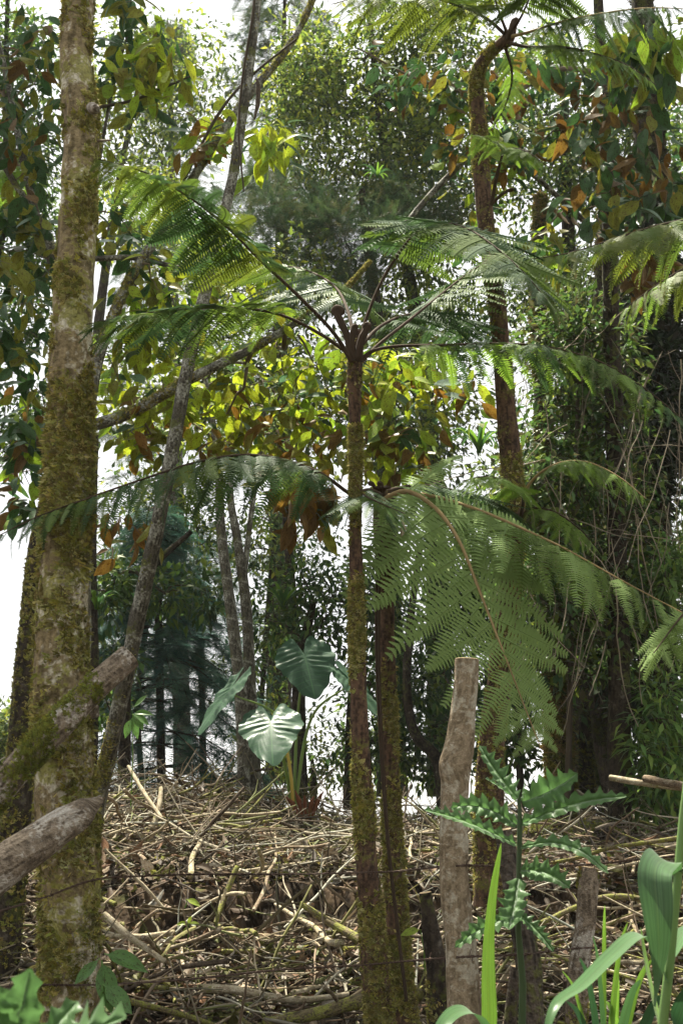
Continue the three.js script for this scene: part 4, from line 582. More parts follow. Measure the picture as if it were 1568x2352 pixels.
// ------------------------------------------------------------------ big mossy trunk on the left
{
  seed(411); const g = thing('mossy_tree', 'big mossy trunk with pale lichen patches standing along the left side', 'tree', at(150, 2420, 3.5));
  const l = barkTrunk(g, [[166, 2440, 3.5, 0.094], [160, 2330, 3.5, 0.09], [162, 2200, 3.5, 0.087], [164, 2050, 3.5, 0.088], [150, 1850, 3.5, 0.092], [140, 1650, 3.5, 0.09], [142, 1450, 3.5, 0.083], [150, 1250, 3.52, 0.079], [160, 1050, 3.54, 0.074], [163, 900, 3.55, 0.071], [168, 720, 3.56, 0.068], [175, 560, 3.57, 0.066], [184, 420, 3.58, 0.065], [186, 280, 3.6, 0.064], [175, 150, 3.62, 0.06], [182, 0, 3.64, 0.056], [190, -120, 3.66, 0.053], [200, -300, 3.7, 0.05]], M.mossBark, { sides: 40, step: 0.02, rough: 0.22, freq: 9 });
  const half = { P: l.P.filter((p) => p.y < 2.9), R: l.R };
  mossOn(g, l, 8000, { size: 0.016, cover: 0.05, freq: 7, strand: 0.12 });
  mossOn(g, half, 4500, { size: 0.02, cover: 0.09, freq: 5, strand: 0.45, hang: 0.5 });
  const knot = new MB().tube([at(212, 248, 3.55), at(218, 250, 3.5), at(222, 252, 3.49)], [0.022, 0.018, 0.012], 10, { cap: true, rough: 0.3, freq: 40 }); part('knot', knot.geo(), M.logBark, g);
  const stub = new MB().tube([at(225, 324, 3.52), at(240, 323, 3.5), at(256, 322, 3.49)], [0.005, 0.004, 0.003], 6, { cap: true }); part('twig_stub', stub.geo(), M.twig, g);
  const root = new MB().tube([at(200, 1560, 3.42), at(206, 1590, 3.38), at(214, 1620, 3.36), at(220, 1648, 3.36)], [0.015, 0.017, 0.019, 0.012], 9, { cap: true, rough: 0.3, freq: 20 }); part('dead_branch_stub', root.geo(), M.logBark, g);
}
{ // grey leaning trunk
  seed(412); const g = thing('leaning_tree', 'thin grey lichen spotted trunk leaning right across the left half', 'tree', at(200, 1950, 5.0));
  const l = barkTrunk(g, [[205, 1980, 5.0, 0.04], [228, 1830, 4.95, 0.036], [262, 1680, 4.85, 0.035], [300, 1500, 4.7, 0.034], [335, 1330, 4.6, 0.033], [366, 1190, 4.5, 0.031], [400, 1010, 4.45, 0.029], [432, 840, 4.4, 0.028], [470, 680, 4.4, 0.026], [505, 530, 4.4, 0.0245], [532, 420, 4.4, 0.023], [556, 270, 4.4, 0.022], [575, 140, 4.4, 0.02], [592, 0, 4.4, 0.019], [615, -160, 4.4, 0.017]], M.greyBark, { sides: 18, rough: 0.22, freq: 14, step: 0.03 });
  mossOn(g, { P: l.P.slice(0, 24), R: l.R }, 1500, { size: 0.008, cover: 0.0 }); mossOn(g, l, 500, { size: 0.007, cover: 0.12 });
  const v = new MB(), c = curvePts([at(560, 440, 4.35), at(548, 300, 4.36), at(558, 170, 4.37), at(580, 40, 4.37), at(588, -60, 4.37)], [0.004, 0.005, 0.006, 0.008, 0.006], 0.05); v.tube(c.P, c.R, 5); part('climbing_vine', v.geo(), M.twigDark, g);
  const dl = new MB().tube([at(588, 178, 4.36), at(594, 200, 4.34), at(592, 240, 4.33), at(584, 275, 4.34)], [0.003, 0.013, 0.011, 0.004], 6, { rough: 0.4, freq: 30 }); part('hanging_dead_leaf', dl.geo(), M.stickDark, g);
}
// ------------------------------------------------------------------ logs and posts
function log(name, label, category, marks, mat, { sides = 18, rough = 0.2, end = true, start = false, group, freq = 12 } = {}) {
  const g = thing(name, label, category, at(...marks[0].slice(0, 3)), group), l = trunkLine(marks, 0.03), b = new MB().tube(l.P, l.R, sides, { rough, freq }); part('bark', b.geo(), mat, g);
  const face = (p, q, r) => { const d = p.clone().sub(q).normalize(), e = [p.clone().addScaledVector(d, -0.004), p.clone().addScaledVector(d, 0.001), p.clone().addScaledVector(d, 0.0015)]; part('cut_face', new MB().tube(e, [r * 0.97, r * 0.95, 0.001], sides, { rough: rough, freq }).geo(), M.cutWood, g); };
  const n = l.P.length; if (end) face(l.P[n - 1], l.P[n - 2], l.R[n - 1]); if (start) face(l.P[0], l.P[1], l.R[0]); return { g, l };
}
{
  seed(421);
  const a = log('cut_log', 'mossy cut log end propped across the left trunk', 'log', [[-30, 1850, 3.2, 0.043], [60, 1745, 3.22, 0.043], [150, 1650, 3.25, 0.042], [230, 1568, 3.3, 0.04], [298, 1508, 3.34, 0.039]], M.logBark); mossOn(a.g, { P: a.l.P.slice(0, Math.floor(a.l.P.length * 0.8)), R: a.l.R }, 1600, { size: 0.011, cover: 0.02, freq: 8, colors: [[0.26, 0.28, 0.05], [0.2, 0.22, 0.04], [0.14, 0.15, 0.03]] });
  const b = log('broken_log', 'pale grey broken log jutting in from the left edge below the mossy one', 'log', [[-120, 2080, 2.85, 0.055], [-10, 2005, 2.9, 0.053], [80, 1940, 2.95, 0.05], [160, 1885, 3.0, 0.046], [195, 1862, 3.03, 0.04], [215, 1848, 3.04, 0.022], [236, 1834, 3.05, 0.008]], M.logBark, { end: false, rough: 0.35 });
  const sp = new MB(); for (let k = 0; k < 9; k++) { const o = randDir().multiplyScalar(0.02), p = at(200, 1862, 3.03).add(o), d = at(238, 1832, 3.05).sub(at(200, 1862, 3.03)).normalize(); sp.tube([p.clone().addScaledVector(d, -0.05), p, p.clone().addScaledVector(d, rr(0.01, 0.055)).addScaledVector(o, -0.3)], [0.009, 0.009, 0.001], 5); } part('splinters', sp.geo(), M.logBark, b.g);
  const post = log('fence_post', 'smooth barked cut post with a sawn top in front of the hanging frond', 'post', [[1072, 2440, 3.3, 0.05], [1066, 2330, 3.3, 0.048], [1058, 2180, 3.3, 0.045], [1044, 2040, 3.3, 0.042], [1041, 1900, 3.3, 0.0405], [1044, 1800, 3.3, 0.041], [1044, 1760, 3.3, 0.047], [1054, 1715, 3.3, 0.044], [1062, 1640, 3.3, 0.037], [1070, 1560, 3.3, 0.0355], [1071, 1514, 3.3, 0.035]], M.postBark, { sides: 28, rough: 0.14 });
  const st = log('fence_stake', 'thin splintered stake standing right of the spiny plant', 'stake', [[1318, 2440, 3.35, 0.027], [1322, 2330, 3.35, 0.03], [1330, 2220, 3.35, 0.033], [1346, 2100, 3.35, 0.028], [1349, 2030, 3.35, 0.03], [1352, 1992, 3.35, 0.026]], M.logBark, { sides: 16, rough: 0.4 }); mossOn(st.g, st.l, 500, { size: 0.009, cover: 0.05 });
  log('fence_stake', 'dark crooked stake below the spiny plant', 'stake', [[1232, 2440, 3.2, 0.03], [1222, 2330, 3.2, 0.032], [1215, 2230, 3.2, 0.035], [1200, 2150, 3.2, 0.03], [1183, 2060, 3.25, 0.03], [1165, 1960, 3.3, 0.028], [1155, 1905, 3.3, 0.024]], M.furrowBark, { sides: 16, rough: 0.4 });
  const sm = log('fence_stake', 'short dark stump leaning against the post foot', 'stake', [[1022, 2440, 3.6, 0.05], [1010, 2300, 3.6, 0.04], [1000, 2200, 3.6, 0.032], [985, 2110, 3.6, 0.024], [976, 2050, 3.6, 0.02]], M.darkBark, { sides: 14, rough: 0.4 }); mossOn(sm.g, sm.l, 500, { size: 0.01, cover: 0.1 });
  log('fence_stake', 'short mossy stub behind the spiny plant foot', 'stake', [[1165, 2440, 3.5, 0.022], [1175, 2300, 3.5, 0.02], [1185, 2220, 3.5, 0.018]], M.furrowBark, { sides: 12, rough: 0.4 });
}
// ------------------------------------------------------------------ barbed wire
function wireLine(marks, label, s) {
  seed(s); const pts = marks.map((m) => at(...m)), g = thing('barbed_wire', label, 'wire', pts[0]), c = new THREE.CatmullRomCurve3(pts, false, 'centripetal'), L0 = c.getLength(), n = Math.ceil(L0 / 0.006);
  for (const ph of [0, Math.PI]) { const P = [], R = []; for (let k = 0; k <= n; k++) { const t = k / n, a = t * L0 * 150 + ph; P.push(c.getPoint(t).add(V(0, 0.0017 * Math.cos(a), 0.0017 * Math.sin(a)))); R.push(0.002); } part('strand', new MB().tube(P, R, 4).geo(), M.wire, g); }
  for (let x = 0.08; x < L0; x += 0.125) { const p = c.getPointAt(x / L0), T = c.getTangentAt(x / L0), b = new MB(), a0 = rr(0, 6); const coil = []; for (let k = 0; k <= 14; k++) { const a = a0 + k * 0.9; coil.push(p.clone().addScaledVector(T, (k - 7) * 0.0009).add(V(0, 0.0042 * Math.cos(a), 0.0042 * Math.sin(a)))); } coil.unshift(coil[0].clone().add(V(0.006, 0.016, rr(-0.01, 0.01)))); coil.push(coil[coil.length - 1].clone().add(V(-0.005, -0.015, rr(-0.01, 0.01)))); b.tube(coil, coil.map(() => 0.0012), 4); part('barb', b.geo(), M.wire, g); }
}
wireLine([[-40, 2105, 3.38], [100, 2062, 3.39], [212, 2022, 3.4], [330, 2012, 3.5], [480, 2008, 3.58], [660, 2008, 3.62], [830, 2004, 3.64], [900, 2002, 3.6], [1063, 1988, 3.245], [1190, 1990, 3.28], [1348, 1986, 3.31], [1450, 1976, 3.3], [1600, 1962, 3.3]], 'upper strand of rusty barbed wire across the fence', 501);
wireLine([[-40, 2270, 3.38], [90, 2262, 3.39], [205, 2262, 3.4], [400, 2252, 3.5], [640, 2228, 3.6], [840, 2216, 3.64], [930, 2208, 3.6], [1063, 2198, 3.235], [1200, 2192, 3.16], [1330, 2178, 3.3], [1600, 2172, 3.3]], 'lower strand of rusty barbed wire across the fence', 502);

// ------------------------------------------------------------------ elephant ear plant
const veinCanvas = (() => {                 // veins of the heart-shaped leaf, printed in its own plane: x -0.5..0.5, tip at y = -0.75
  const c = document.createElement('canvas'); c.width = c.height = 512; const q = c.getContext('2d'); q.fillStyle = '#c4c9c0'; q.fillRect(0, 0, 512, 512);
  const X = (x) => (x + 0.6) / 1.2 * 512, Y = (y) => (0.45 - y) / 1.3 * 512; q.strokeStyle = '#f4f7d8'; q.lineCap = 'round';
  const ln = (a, b, cx, cy, w) => { q.lineWidth = w; q.beginPath(); q.moveTo(X(a[0]), Y(a[1])); q.quadraticCurveTo(X(cx), Y(cy), X(b[0]), Y(b[1])); q.stroke(); };
  ln([0, 0], [0, -0.75], 0, -0.3, 7); for (const s of [-1, 1]) { ln([0, 0], [0.28 * s, 0.3], 0.1 * s, 0.18, 5); for (let k = 0; k < 6; k++) { const y = -0.01 - k * 0.105; ln([0, y], [s * (0.5 - k * 0.05), y - 0.02 - 0.03 * k + (k < 2 ? 0.1 : 0)], 0.25 * s, y - 0.03, 3.2); } for (let k = 0; k < 2; k++) ln([0.07 * s * (k + 1), 0.09 * (k + 1)], [0.47 * s, 0.1 + 0.12 * k], 0.25 * s, 0.1 * (k + 1), 2.5); }
  const t = new THREE.CanvasTexture(c); t.colorSpace = THREE.SRGBColorSpace; return t;
})();
const earMat = leafy(0.055, 0.135, 0.075, { trans: 0.25, coat: 0.35, coatRough: 0.35, map: veinCanvas }), earStem = leafy(0.18, 0.28, 0.07, { trans: 0.1, coat: 0.4 }), earOld = new THREE.MeshStandardMaterial({ color: col(0.5, 0.38, 0.08), roughness: 0.6 });
function earGeo(s) {
  seed(s); const b = new MB(), rings = 12, segs = 72, ids = [];
  const R = (a) => { // a = 0 towards the tip (-y)
    const t = Math.abs(a) / Math.PI; let r = lerp(0.75, 0.5, smooth(0, 0.35, t)); r = lerp(r, 0.47, smooth(0.35, 0.7, t)); r *= 1 - 0.78 * Math.pow(smooth(0.9, 1.0, t), 0.8); if (t < 0.09) r += 0.05 * (1 - t / 0.09); return r * (1 - 0.10 * Math.sin(Math.PI * clamp(t * 2.2)) ) + 0.012 * Math.sin(a * 17);
  };
  for (let j = 0; j <= rings; j++) { const row = []; for (let i = 0; i <= segs; i++) { const a = (i / segs) * 2 * Math.PI - Math.PI, r = R(a) * (j / rings), x = r * Math.sin(a), y = -r * Math.cos(a); const vein = Math.cos((y * 1 + Math.abs(x) * 0.28) * 2 * Math.PI / 0.105), f = j / rings; const z = -0.16 * x * x - 0.22 * y * Math.abs(y) * (y < 0 ? -1 : 0.4) * 0.5 - 0.008 * vein * smooth(0.02, 0.12, Math.abs(x)) + 0.035 * f * f * fbm(x * 5 + s, y * 5, s, 2) + 0.02 * f * f * f * Math.sin(a * 9 + s) + 0.1 * Math.abs(x) * 0.5; row.push(b.vert(V(x, y, z), (x + 0.6) / 1.2, 1 - (0.45 - y) / 1.3)); } ids.push(row); }
  for (let j = 0; j < rings; j++) for (let i = 0; i < segs; i++) b.quad(ids[j][i], ids[j + 1][i], ids[j + 1][i + 1], ids[j][i + 1]);
  return b.geo();
}
{
  const base = at(674, 1870, 7.2), g = thing('elephant_ear_plant', 'elephant ear plant with big heart shaped leaves on the bank top', 'plant', base);
  const ear = (J, T, wpx, nrm, k, from) => { const j = at(...J), t = at(...T), len = j.distanceTo(t) / 0.78, w = wpx * mpp(J[2]) / 0.46, m = shadowed(new THREE.Mesh(earGeo(k), earMat)); m.name = 'leaf'; const Y = j.clone().sub(t).normalize(), Z = nrm.clone().addScaledVector(Y, -nrm.dot(Y)).normalize(), Xx = V().crossVectors(Y, Z); m.quaternion.setFromRotationMatrix(new THREE.Matrix4().makeBasis(Xx, Y, Z)); m.scale.set(w, len, (w + len) / 2); m.position.copy(j).sub(base); g.add(m);
    const c = curvePts([base.clone(), at(...from), j.clone().addScaledVector(Z, -0.04)], [0.012, 0.009, 0.005], 0.05); part('leaf_stalk', new MB().tube(c.P, c.R, 8).geo(), earStem, g); };
  ear([701, 1512, 7.1], [724, 1600, 6.95], 64, V(0.1, 0.45, 1), 1, [684, 1640, 7.2]);
  ear([527, 1585, 6.9], [452, 1682, 6.75], 38, V(-0.5, 0.8, 0.45), 2, [640, 1650, 7.1]);
  ear([622, 1664, 6.7], [626, 1748, 6.45], 67, V(0, 0.42, 1), 3, [640, 1690, 7.0]);
  ear([806, 1566, 7.0], [884, 1650, 6.95], 42, V(0.5, 0.8, 0.5), 4, [720, 1640, 7.15]);
  const c = curvePts([base.clone(), at(668, 1780, 7.1), at(656, 1712, 7.05), at(648, 1690, 7.05)], [0.012, 0.01, 0.009, 0.006], 0.05); part('old_leaf_stalk', new MB().tube(c.P, c.R, 8).geo(), earOld, g);
}
{ // rusty dead leaf base on the bank top
  seed(431); const b = new MB(); for (let k = 0; k < 5; k++) { const p = at(690 + k * 6, 1880, 7.05), q = at(655 + k * 22, 1815 + rr(0, 20), 7.0); b.tube([p, p.clone().lerp(q, 0.5).add(V(0, 0.02, 0.02)), q], [0.008, 0.018, 0.003], 6, { rough: 0.6, freq: 25 }); } single('dead_leaf', b.geo(), woody(0.13, 0.055, 0.03), 'curled rust red dead leaf under the elephant ear plant', 'leaf');
}
// ------------------------------------------------------------------ mossy boulder
{
  seed(441); const g0 = new THREE.IcosahedronGeometry(1, 24), p = g0.attributes.position, c = at(1312, 1945, 6.5), v = V();
  for (let i = 0; i < p.count; i++) { v.fromBufferAttribute(p, i); const n = v.clone(); const k = 1 + 0.16 * fbm(n.x * 1.6, n.y * 1.6, n.z * 1.6 + 4, 3) + 0.08 * fbm(n.x * 5, n.y * 5, n.z * 5, 3); const sq = (t) => Math.sign(t) * Math.pow(Math.abs(t), 0.62); v.set(sq(n.x) * 0.29, sq(n.y) * 0.15, sq(n.z) * 0.22).multiplyScalar(k); p.setXYZ(i, v.x, v.y, v.z); }
  g0.deleteAttribute('normal'); const uv = g0.attributes.uv; for (let i = 0; i < p.count; i++) uv.setXY(i, p.getX(i) + p.getZ(i) * 0.5, p.getY(i) + p.getZ(i) * 0.5);
  const w = mergeGeometries([g0]); w.computeVertexNormals(); w.translate(c.x, c.y, c.z); const pos = w.attributes.position, nor = w.attributes.normal;
  const g = thing('boulder', 'squat mossy boulder on the bank behind the spiny plant', 'boulder', c.clone().add(V(0, -0.15, 0))); const cp = new Copies();
  for (let i = 0; i < 5000; i++) { const k = Math.floor(rnd() * pos.count), q = V().fromBufferAttribute(pos, k), n = V().fromBufferAttribute(nor, k); if (fbm(q.x * 6, q.y * 6, q.z * 6, 3) + rr(-0.1, 0.1) < 0.05 || n.y < -0.2) continue; cp.add(q, randDir(), n.clone().add(randDir().multiplyScalar(0.5)), 0.014, 0.014, 0.012, jig(pick([[0.2, 0.2, 0.04], [0.13, 0.14, 0.03]]), 0.3)); }
  part('rock', w, M.furrowBark, g); cp.build('moss', mossTuft, L.moss, g);
}

// ------------------------------------------------------------------ brush heap on the bank
function stickPts(L0, kink, n = 5) { const pts = [V(0, 0, 0)], d = V(1, 0, 0); for (let k = 0; k < n; k++) { d.add(randDir().multiplyScalar(kink)).normalize(); pts.push(pts[k].clone().addScaledVector(d, L0 / n)); } return pts; }
const hollow = (x, d) => { const b = d + (lip(x, d) - 0.12 * x + 0.05 * x * x) * clamp(1 - Math.abs(d - 5) / 25); return b > 4.85 && b < 5.35 && x > -1.15 && x < 0.3; };   // the open ledge under the bank's lip
const onBank = () => { for (;;) { const d = 3.9 + 4.9 * Math.pow(rnd(), 1.15), x = rr(-1, 1) * (0.36 * d + 0.1); if (hollow(x, d) && rnd() < 0.62) continue; return [x, d]; } };
{
  seed(601); const specs = [];
  for (let k = 0; k < 700; k++) { const [x, d] = onBank(), len = rr(0.22, 0.85) * (rnd() < 0.15 ? 1.5 : 1), r = rr(0.004, 0.0108) * (rnd() < 0.07 ? 1.8 : 1), steep = rnd(); const yaw = rr(0, Math.PI), pit = steep < 0.74 || len > 0.6 ? rr(-0.28, 0.28) : rr(-1.0, 1.0); specs.push({ x, d, len, r, yaw, pit, show: (r * Math.sqrt(len)) / d, y: ground(x, d) + 0.02 + Math.pow(rnd(), 1.3) * 0.2 }); }
  specs.sort((a, b) => b.show - a.show);
  const kinds = [[M.stickPale, 'pale bare stick lying in the brush heap on the bank', 'pale bare sticks in the brush heap', 0.24], [M.stickTan, 'tan brown stick lying in the brush heap on the bank', 'tan brown sticks in the brush heap', 0.3], [M.stickMoss, 'mossy green stick lying in the brush heap on the bank', 'mossy green sticks in the brush heap', 0.27], [M.stickDark, 'dark weathered stick lying in the brush heap on the bank', 'dark weathered sticks in the brush heap', 0.19]];
  for (const s of specs.slice(0, 300)) {
    let q = rnd(), kind = kinds[0]; for (const k of kinds) { if (q < k[3]) { kind = k; break; } q -= k[3]; }
    const pts = stickPts(s.len, 0.15, 6), mid = pts[3].clone(), e = new THREE.Euler(0, s.yaw, s.pit, 'YXZ'); for (const p of pts) p.sub(mid).applyEuler(e).add(V(s.x, s.y, -s.d)); const lift = Math.max(0, ...pts.map((p) => ground(p.x, -p.z) + s.r - p.y)) * 0.55; pts.forEach((p) => (p.y += lift));
    const c = curvePts(pts, pts.map((_, i) => s.r * lerp(1, 0.6, i / 6) * (i === 6 ? 0.85 : 1)), 0.05), b = new MB().tube(c.P, c.R, 7, { cap: true, rough: 0.3, freq: 25 });
    if (rnd() < 0.35) { const i = Math.floor(c.P.length * rr(0.3, 0.7)), dd = c.P[c.P.length - 1].clone().sub(c.P[0]).normalize().add(randDir().multiplyScalar(0.9)).normalize(); b.tube([c.P[i], c.P[i].clone().addScaledVector(dd, s.len * 0.12), c.P[i].clone().addScaledVector(dd, s.len * 0.25).add(randDir().multiplyScalar(0.02))], [s.r * 0.6, s.r * 0.5, s.r * 0.3], 5, { cap: true }); }
    const look = kind[1].split(' stick')[0], thick = s.r > 0.0105 ? 'thick' : 'thin', pose = Math.abs(s.pit) > 0.5 ? 'sticking up steeply' : 'lying', rel = s.x / s.d, where = rel < -0.16 ? 'beside the big mossy trunk' : rel < 0.0 ? 'below the elephant ears' : rel < 0.1 ? 'behind the fern stems' : rel < 0.2 ? 'behind the spiny plant' : 'at the right edge', far = s.d > 6 ? 'high on the bank' : 'low on the bank';
    single('fallen_stick', b.geo(), kind[0], `${thick} ${look} stick ${pose} ${far} ${where}`, 'stick', `${thick} ${look} sticks ${pose} ${far} ${where}`);
  }
  const heap = new THREE.Group(); heap.name = 'brush_heap'; heap.userData.kind = 'stuff'; tag(heap, 'loose heap of thin twigs and dry leaves covering the bank', 'brush'); scene.add(heap);
  const mixWood = new THREE.MeshStandardMaterial({ map: grainTex, bumpMap: grainBump, bumpScale: 0.002, roughness: 0.92 });
  for (let v = 0; v < 4; v++) {
    seed(610 + v); const pts = stickPts(1, 0.11, 7), c = curvePts(pts, pts.map((_, i) => lerp(0.014, 0.006, i / 7)), 0.08), b = new MB().tube(c.P, c.R, 5, { cap: true, rough: 0.3, freq: 9 });
    if (v > 1) { const q = c.P[6]; b.tube([q, q.clone().add(V(0.15, 0.12, 0.05)), q.clone().add(V(0.28, 0.16, 0.12))], [0.008, 0.006, 0.003], 4); }
    const geo = b.geo(), cp = new Copies(), cols = [[0.32, 0.27, 0.185], [0.2, 0.15, 0.1], [0.17, 0.17, 0.05], [0.1, 0.075, 0.05], [0.12, 0.1, 0.055], [0.44, 0.4, 0.3]];
    for (let k = 0; k < 1150; k++) { const [x, d] = onBank(), l = rr(0.1, 0.5), a = rr(0, 6.28), y = ground(x, d) + 0.01 + Math.pow(rnd(), 1.6) * 0.2; cp.add(V(x, y, -d), V(Math.cos(a), rnd() < 0.75 ? rr(-0.3, 0.3) : rr(-0.4, 1.5), Math.sin(a)), randDir(), l, l * rr(0.6, 1.4), l * rr(0.6, 1.4), jig(pick(cols), 0.25)); }
    cp.build('twigs', geo, mixWood, heap);
  }
  seed(620); const dry = [bladeGeo({ w: 0.36, n: 4, fold: 0.5, curl: 0.35, stalk: 0.04 }), bladeGeo({ w: 0.42, n: 4, fold: -0.4, curl: -0.3, stalk: 0.04, side: 0.15 })];
  for (const geo of dry) { const cp = new Copies(); for (let k = 0; k < 9000; k++) { const [x, d] = onBank(), l = rr(0.04, 0.11), y = ground(x, d) + 0.005 + Math.pow(rnd(), 2) * 0.12; cp.add(V(x, y, -d), V(rr(-1, 1), rr(-0.4, 0.4), rr(-1, 1)), V(rr(-0.9, 0.9), 1, rr(-0.9, 0.9)), l, l * rr(0.7, 1.1), l, jig(pick([[0.22, 0.175, 0.13], [0.13, 0.1, 0.07], [0.34, 0.3, 0.24], [0.08, 0.062, 0.045], [0.2, 0.12, 0.07], [0.12, 0.13, 0.04]]), 0.3)); } cp.build('dry_leaves', geo, L.dry, heap); }
  // moss cushions over old wood
  const cm = new Copies(); for (let k = 0; k < 5000; k++) { const [x, d] = onBank(); if (fbm(x * 2.2, d * 2.2, 9.1, 3) < 0.06) continue; cm.add(V(x, ground(x, d) + rr(0, 0.1), -d), randDir(), V(rr(-0.6, 0.6), 1, rr(-0.2, 0.8)), 0.022, 0.022, 0.018, jig(pick([[0.22, 0.23, 0.05], [0.16, 0.17, 0.035], [0.3, 0.27, 0.09]]), 0.3)); } cm.build('moss', mossTuft, L.moss, heap);
}
// a few branches that stand out in the heap
const limbs = [
  [[[690, 2075, 4.75, 0.012], [760, 2120, 4.7, 0.016], [840, 2170, 4.55, 0.02], [900, 2230, 4.4, 0.024], [960, 2290, 4.25, 0.026]], M.stickMoss, 'mossy forked branch sloping down towards the fern stems'],
  [[[605, 2352, 4.1, 0.02], [720, 2330, 4.1, 0.022], [830, 2300, 4.1, 0.024], [960, 2275, 4.15, 0.02]], M.stickMoss, 'thick mossy branch lying along the bottom of the heap'],
  [[[380, 2090, 4.9, 0.006], [330, 2035, 4.9, 0.008], [240, 1950, 4.9, 0.006]], M.stickPale, 'pale stick slanting down beside the big mossy trunk'],
  [[[545, 1990, 4.85, 0.011], [520, 2050, 4.8, 0.012], [495, 2120, 4.7, 0.009]], M.stickMoss, 'mossy stick propped upright over the dark hollow'],
  [[[295, 1760, 6.3, 0.01], [330, 1820, 6.1, 0.012], [372, 1880, 5.9, 0.01]], M.stickPale, 'pale stake leaning at the crest of the heap beside the grey trunk'],
  [[[370, 1810, 6.2, 0.012], [366, 1850, 6.1, 0.014], [350, 1905, 6.0, 0.014]], M.stickPale, 'short stout pale billet standing on the heap'],
  [[[400, 1850, 6.8, 0.012], [520, 1868, 6.8, 0.014], [640, 1880, 6.8, 0.012], [680, 1862, 6.8, 0.007]], M.stickTan, 'long level branch lying along the top of the heap'],
  [[[240, 2100, 4.4, 0.012], [310, 2160, 4.3, 0.012], [380, 2210, 4.25, 0.009]], M.stickPale, 'bleached branch low beside the big mossy trunk'],
  [[[1180, 1985, 5.8, 0.01], [1300, 1998, 5.8, 0.016], [1450, 2000, 5.8, 0.02], [1600, 1965, 5.8, 0.02]], M.stickTan, 'long grey branch lying behind the thin splintered stake'],
  [[[1400, 1786, 4.6, 0.011], [1470, 1798, 4.5, 0.013], [1600, 1812, 4.3, 0.014]], M.stickPale, 'cut pale branch end poking in from the right edge'],
  [[[1480, 1788, 4.3, 0.014], [1530, 1798, 4.2, 0.016], [1620, 1815, 4.1, 0.017]], M.stickTan, 'cut reddish branch end poking in below the vines at right'],
  [[[1240, 2120, 4.8, 0.01], [1400, 2060, 5.0, 0.013], [1560, 2080, 5.0, 0.012]], M.stickMoss, 'mossy branch lying right of the thin splintered stake']];
limbs.forEach(([marks, mat, label], k) => { seed(640 + k); const c = trunkLine(marks, 0.03); single('fallen_branch', new MB().tube(c.P, c.R, 9, { cap: true, rough: 0.35, freq: 18 }).geo(), mat, label, 'branch'); });

// ------------------------------------------------------------------ ribbons and spiny leaves
function ribbon(pts, width, up, { cross = 4, fold = 0.2, n = 30, wave = 0 } = {}) {
  const c = new THREE.CatmullRomCurve3(pts, false, 'centripetal'), b = new MB(), T = V(), S = V(), N = V(), rows = [], L0 = c.getLength();
  for (let k = 0; k <= n; k++) { const t = k / n, p = c.getPoint(t); T.copy(c.getTangent(t)); const u = typeof up === 'function' ? up(t) : up; S.crossVectors(T, u).normalize(); N.crossVectors(S, T); const w = width(t) / 2, row = []; for (let q = 0; q <= cross; q++) { const e = (q / cross) * 2 - 1; row.push(b.vert(p.clone().addScaledVector(S, e * w).addScaledVector(N, Math.abs(e) * w * fold + wave * Math.sin(t * 14 + q) * Math.abs(e)), e * 0.5 + 0.5, t * L0 * 4)); } rows.push(row); }
  for (let k = 0; k < n; k++) for (let q = 0; q < cross; q++) b.quad(rows[k][q], rows[k + 1][q], rows[k + 1][q + 1], rows[k][q + 1]); return b.geo();
}
const strapMap = tex(128, 64, ((f, g) => (u, v, o) => { const y = Math.abs(u - 0.5) * 2, m = 1 - smooth(0.03, 0.09, y), k = 0.66 + 0.6 * (f(u, v) - 0.5) + 0.3 * (g(u, v) - 0.5); o[0] = k + 0.3 * m; o[1] = k + 0.22 * m; o[2] = k + 0.18 * m; })(tile(40, 1, 81, 2), tile(4, 4, 85, 3)), { srgb: true });
const strapGlossy = leafy(0.085, 0.2, 0.06, { trans: 0.4, coat: 1, coatRough: 0.3, map: strapMap });
const strap = leafy(0.085, 0.2, 0.06, { trans: 0.4, coat: 0.35, coatRough: 0.3, map: strapMap }), strapLime = leafy(0.2, 0.38, 0.045, { trans: 0.5, coat: 0.25, coatRough: 0.3, map: strapMap }), strapDark = leafy(0.05, 0.14, 0.05, { trans: 0.3, coat: 0.4, coatRough: 0.3, map: strapMap });
const bladeW = (w, base = 0.35) => (t) => w * Math.min(1, base + t * 3) * Math.pow(1 - t, 0.55) + 0.001;
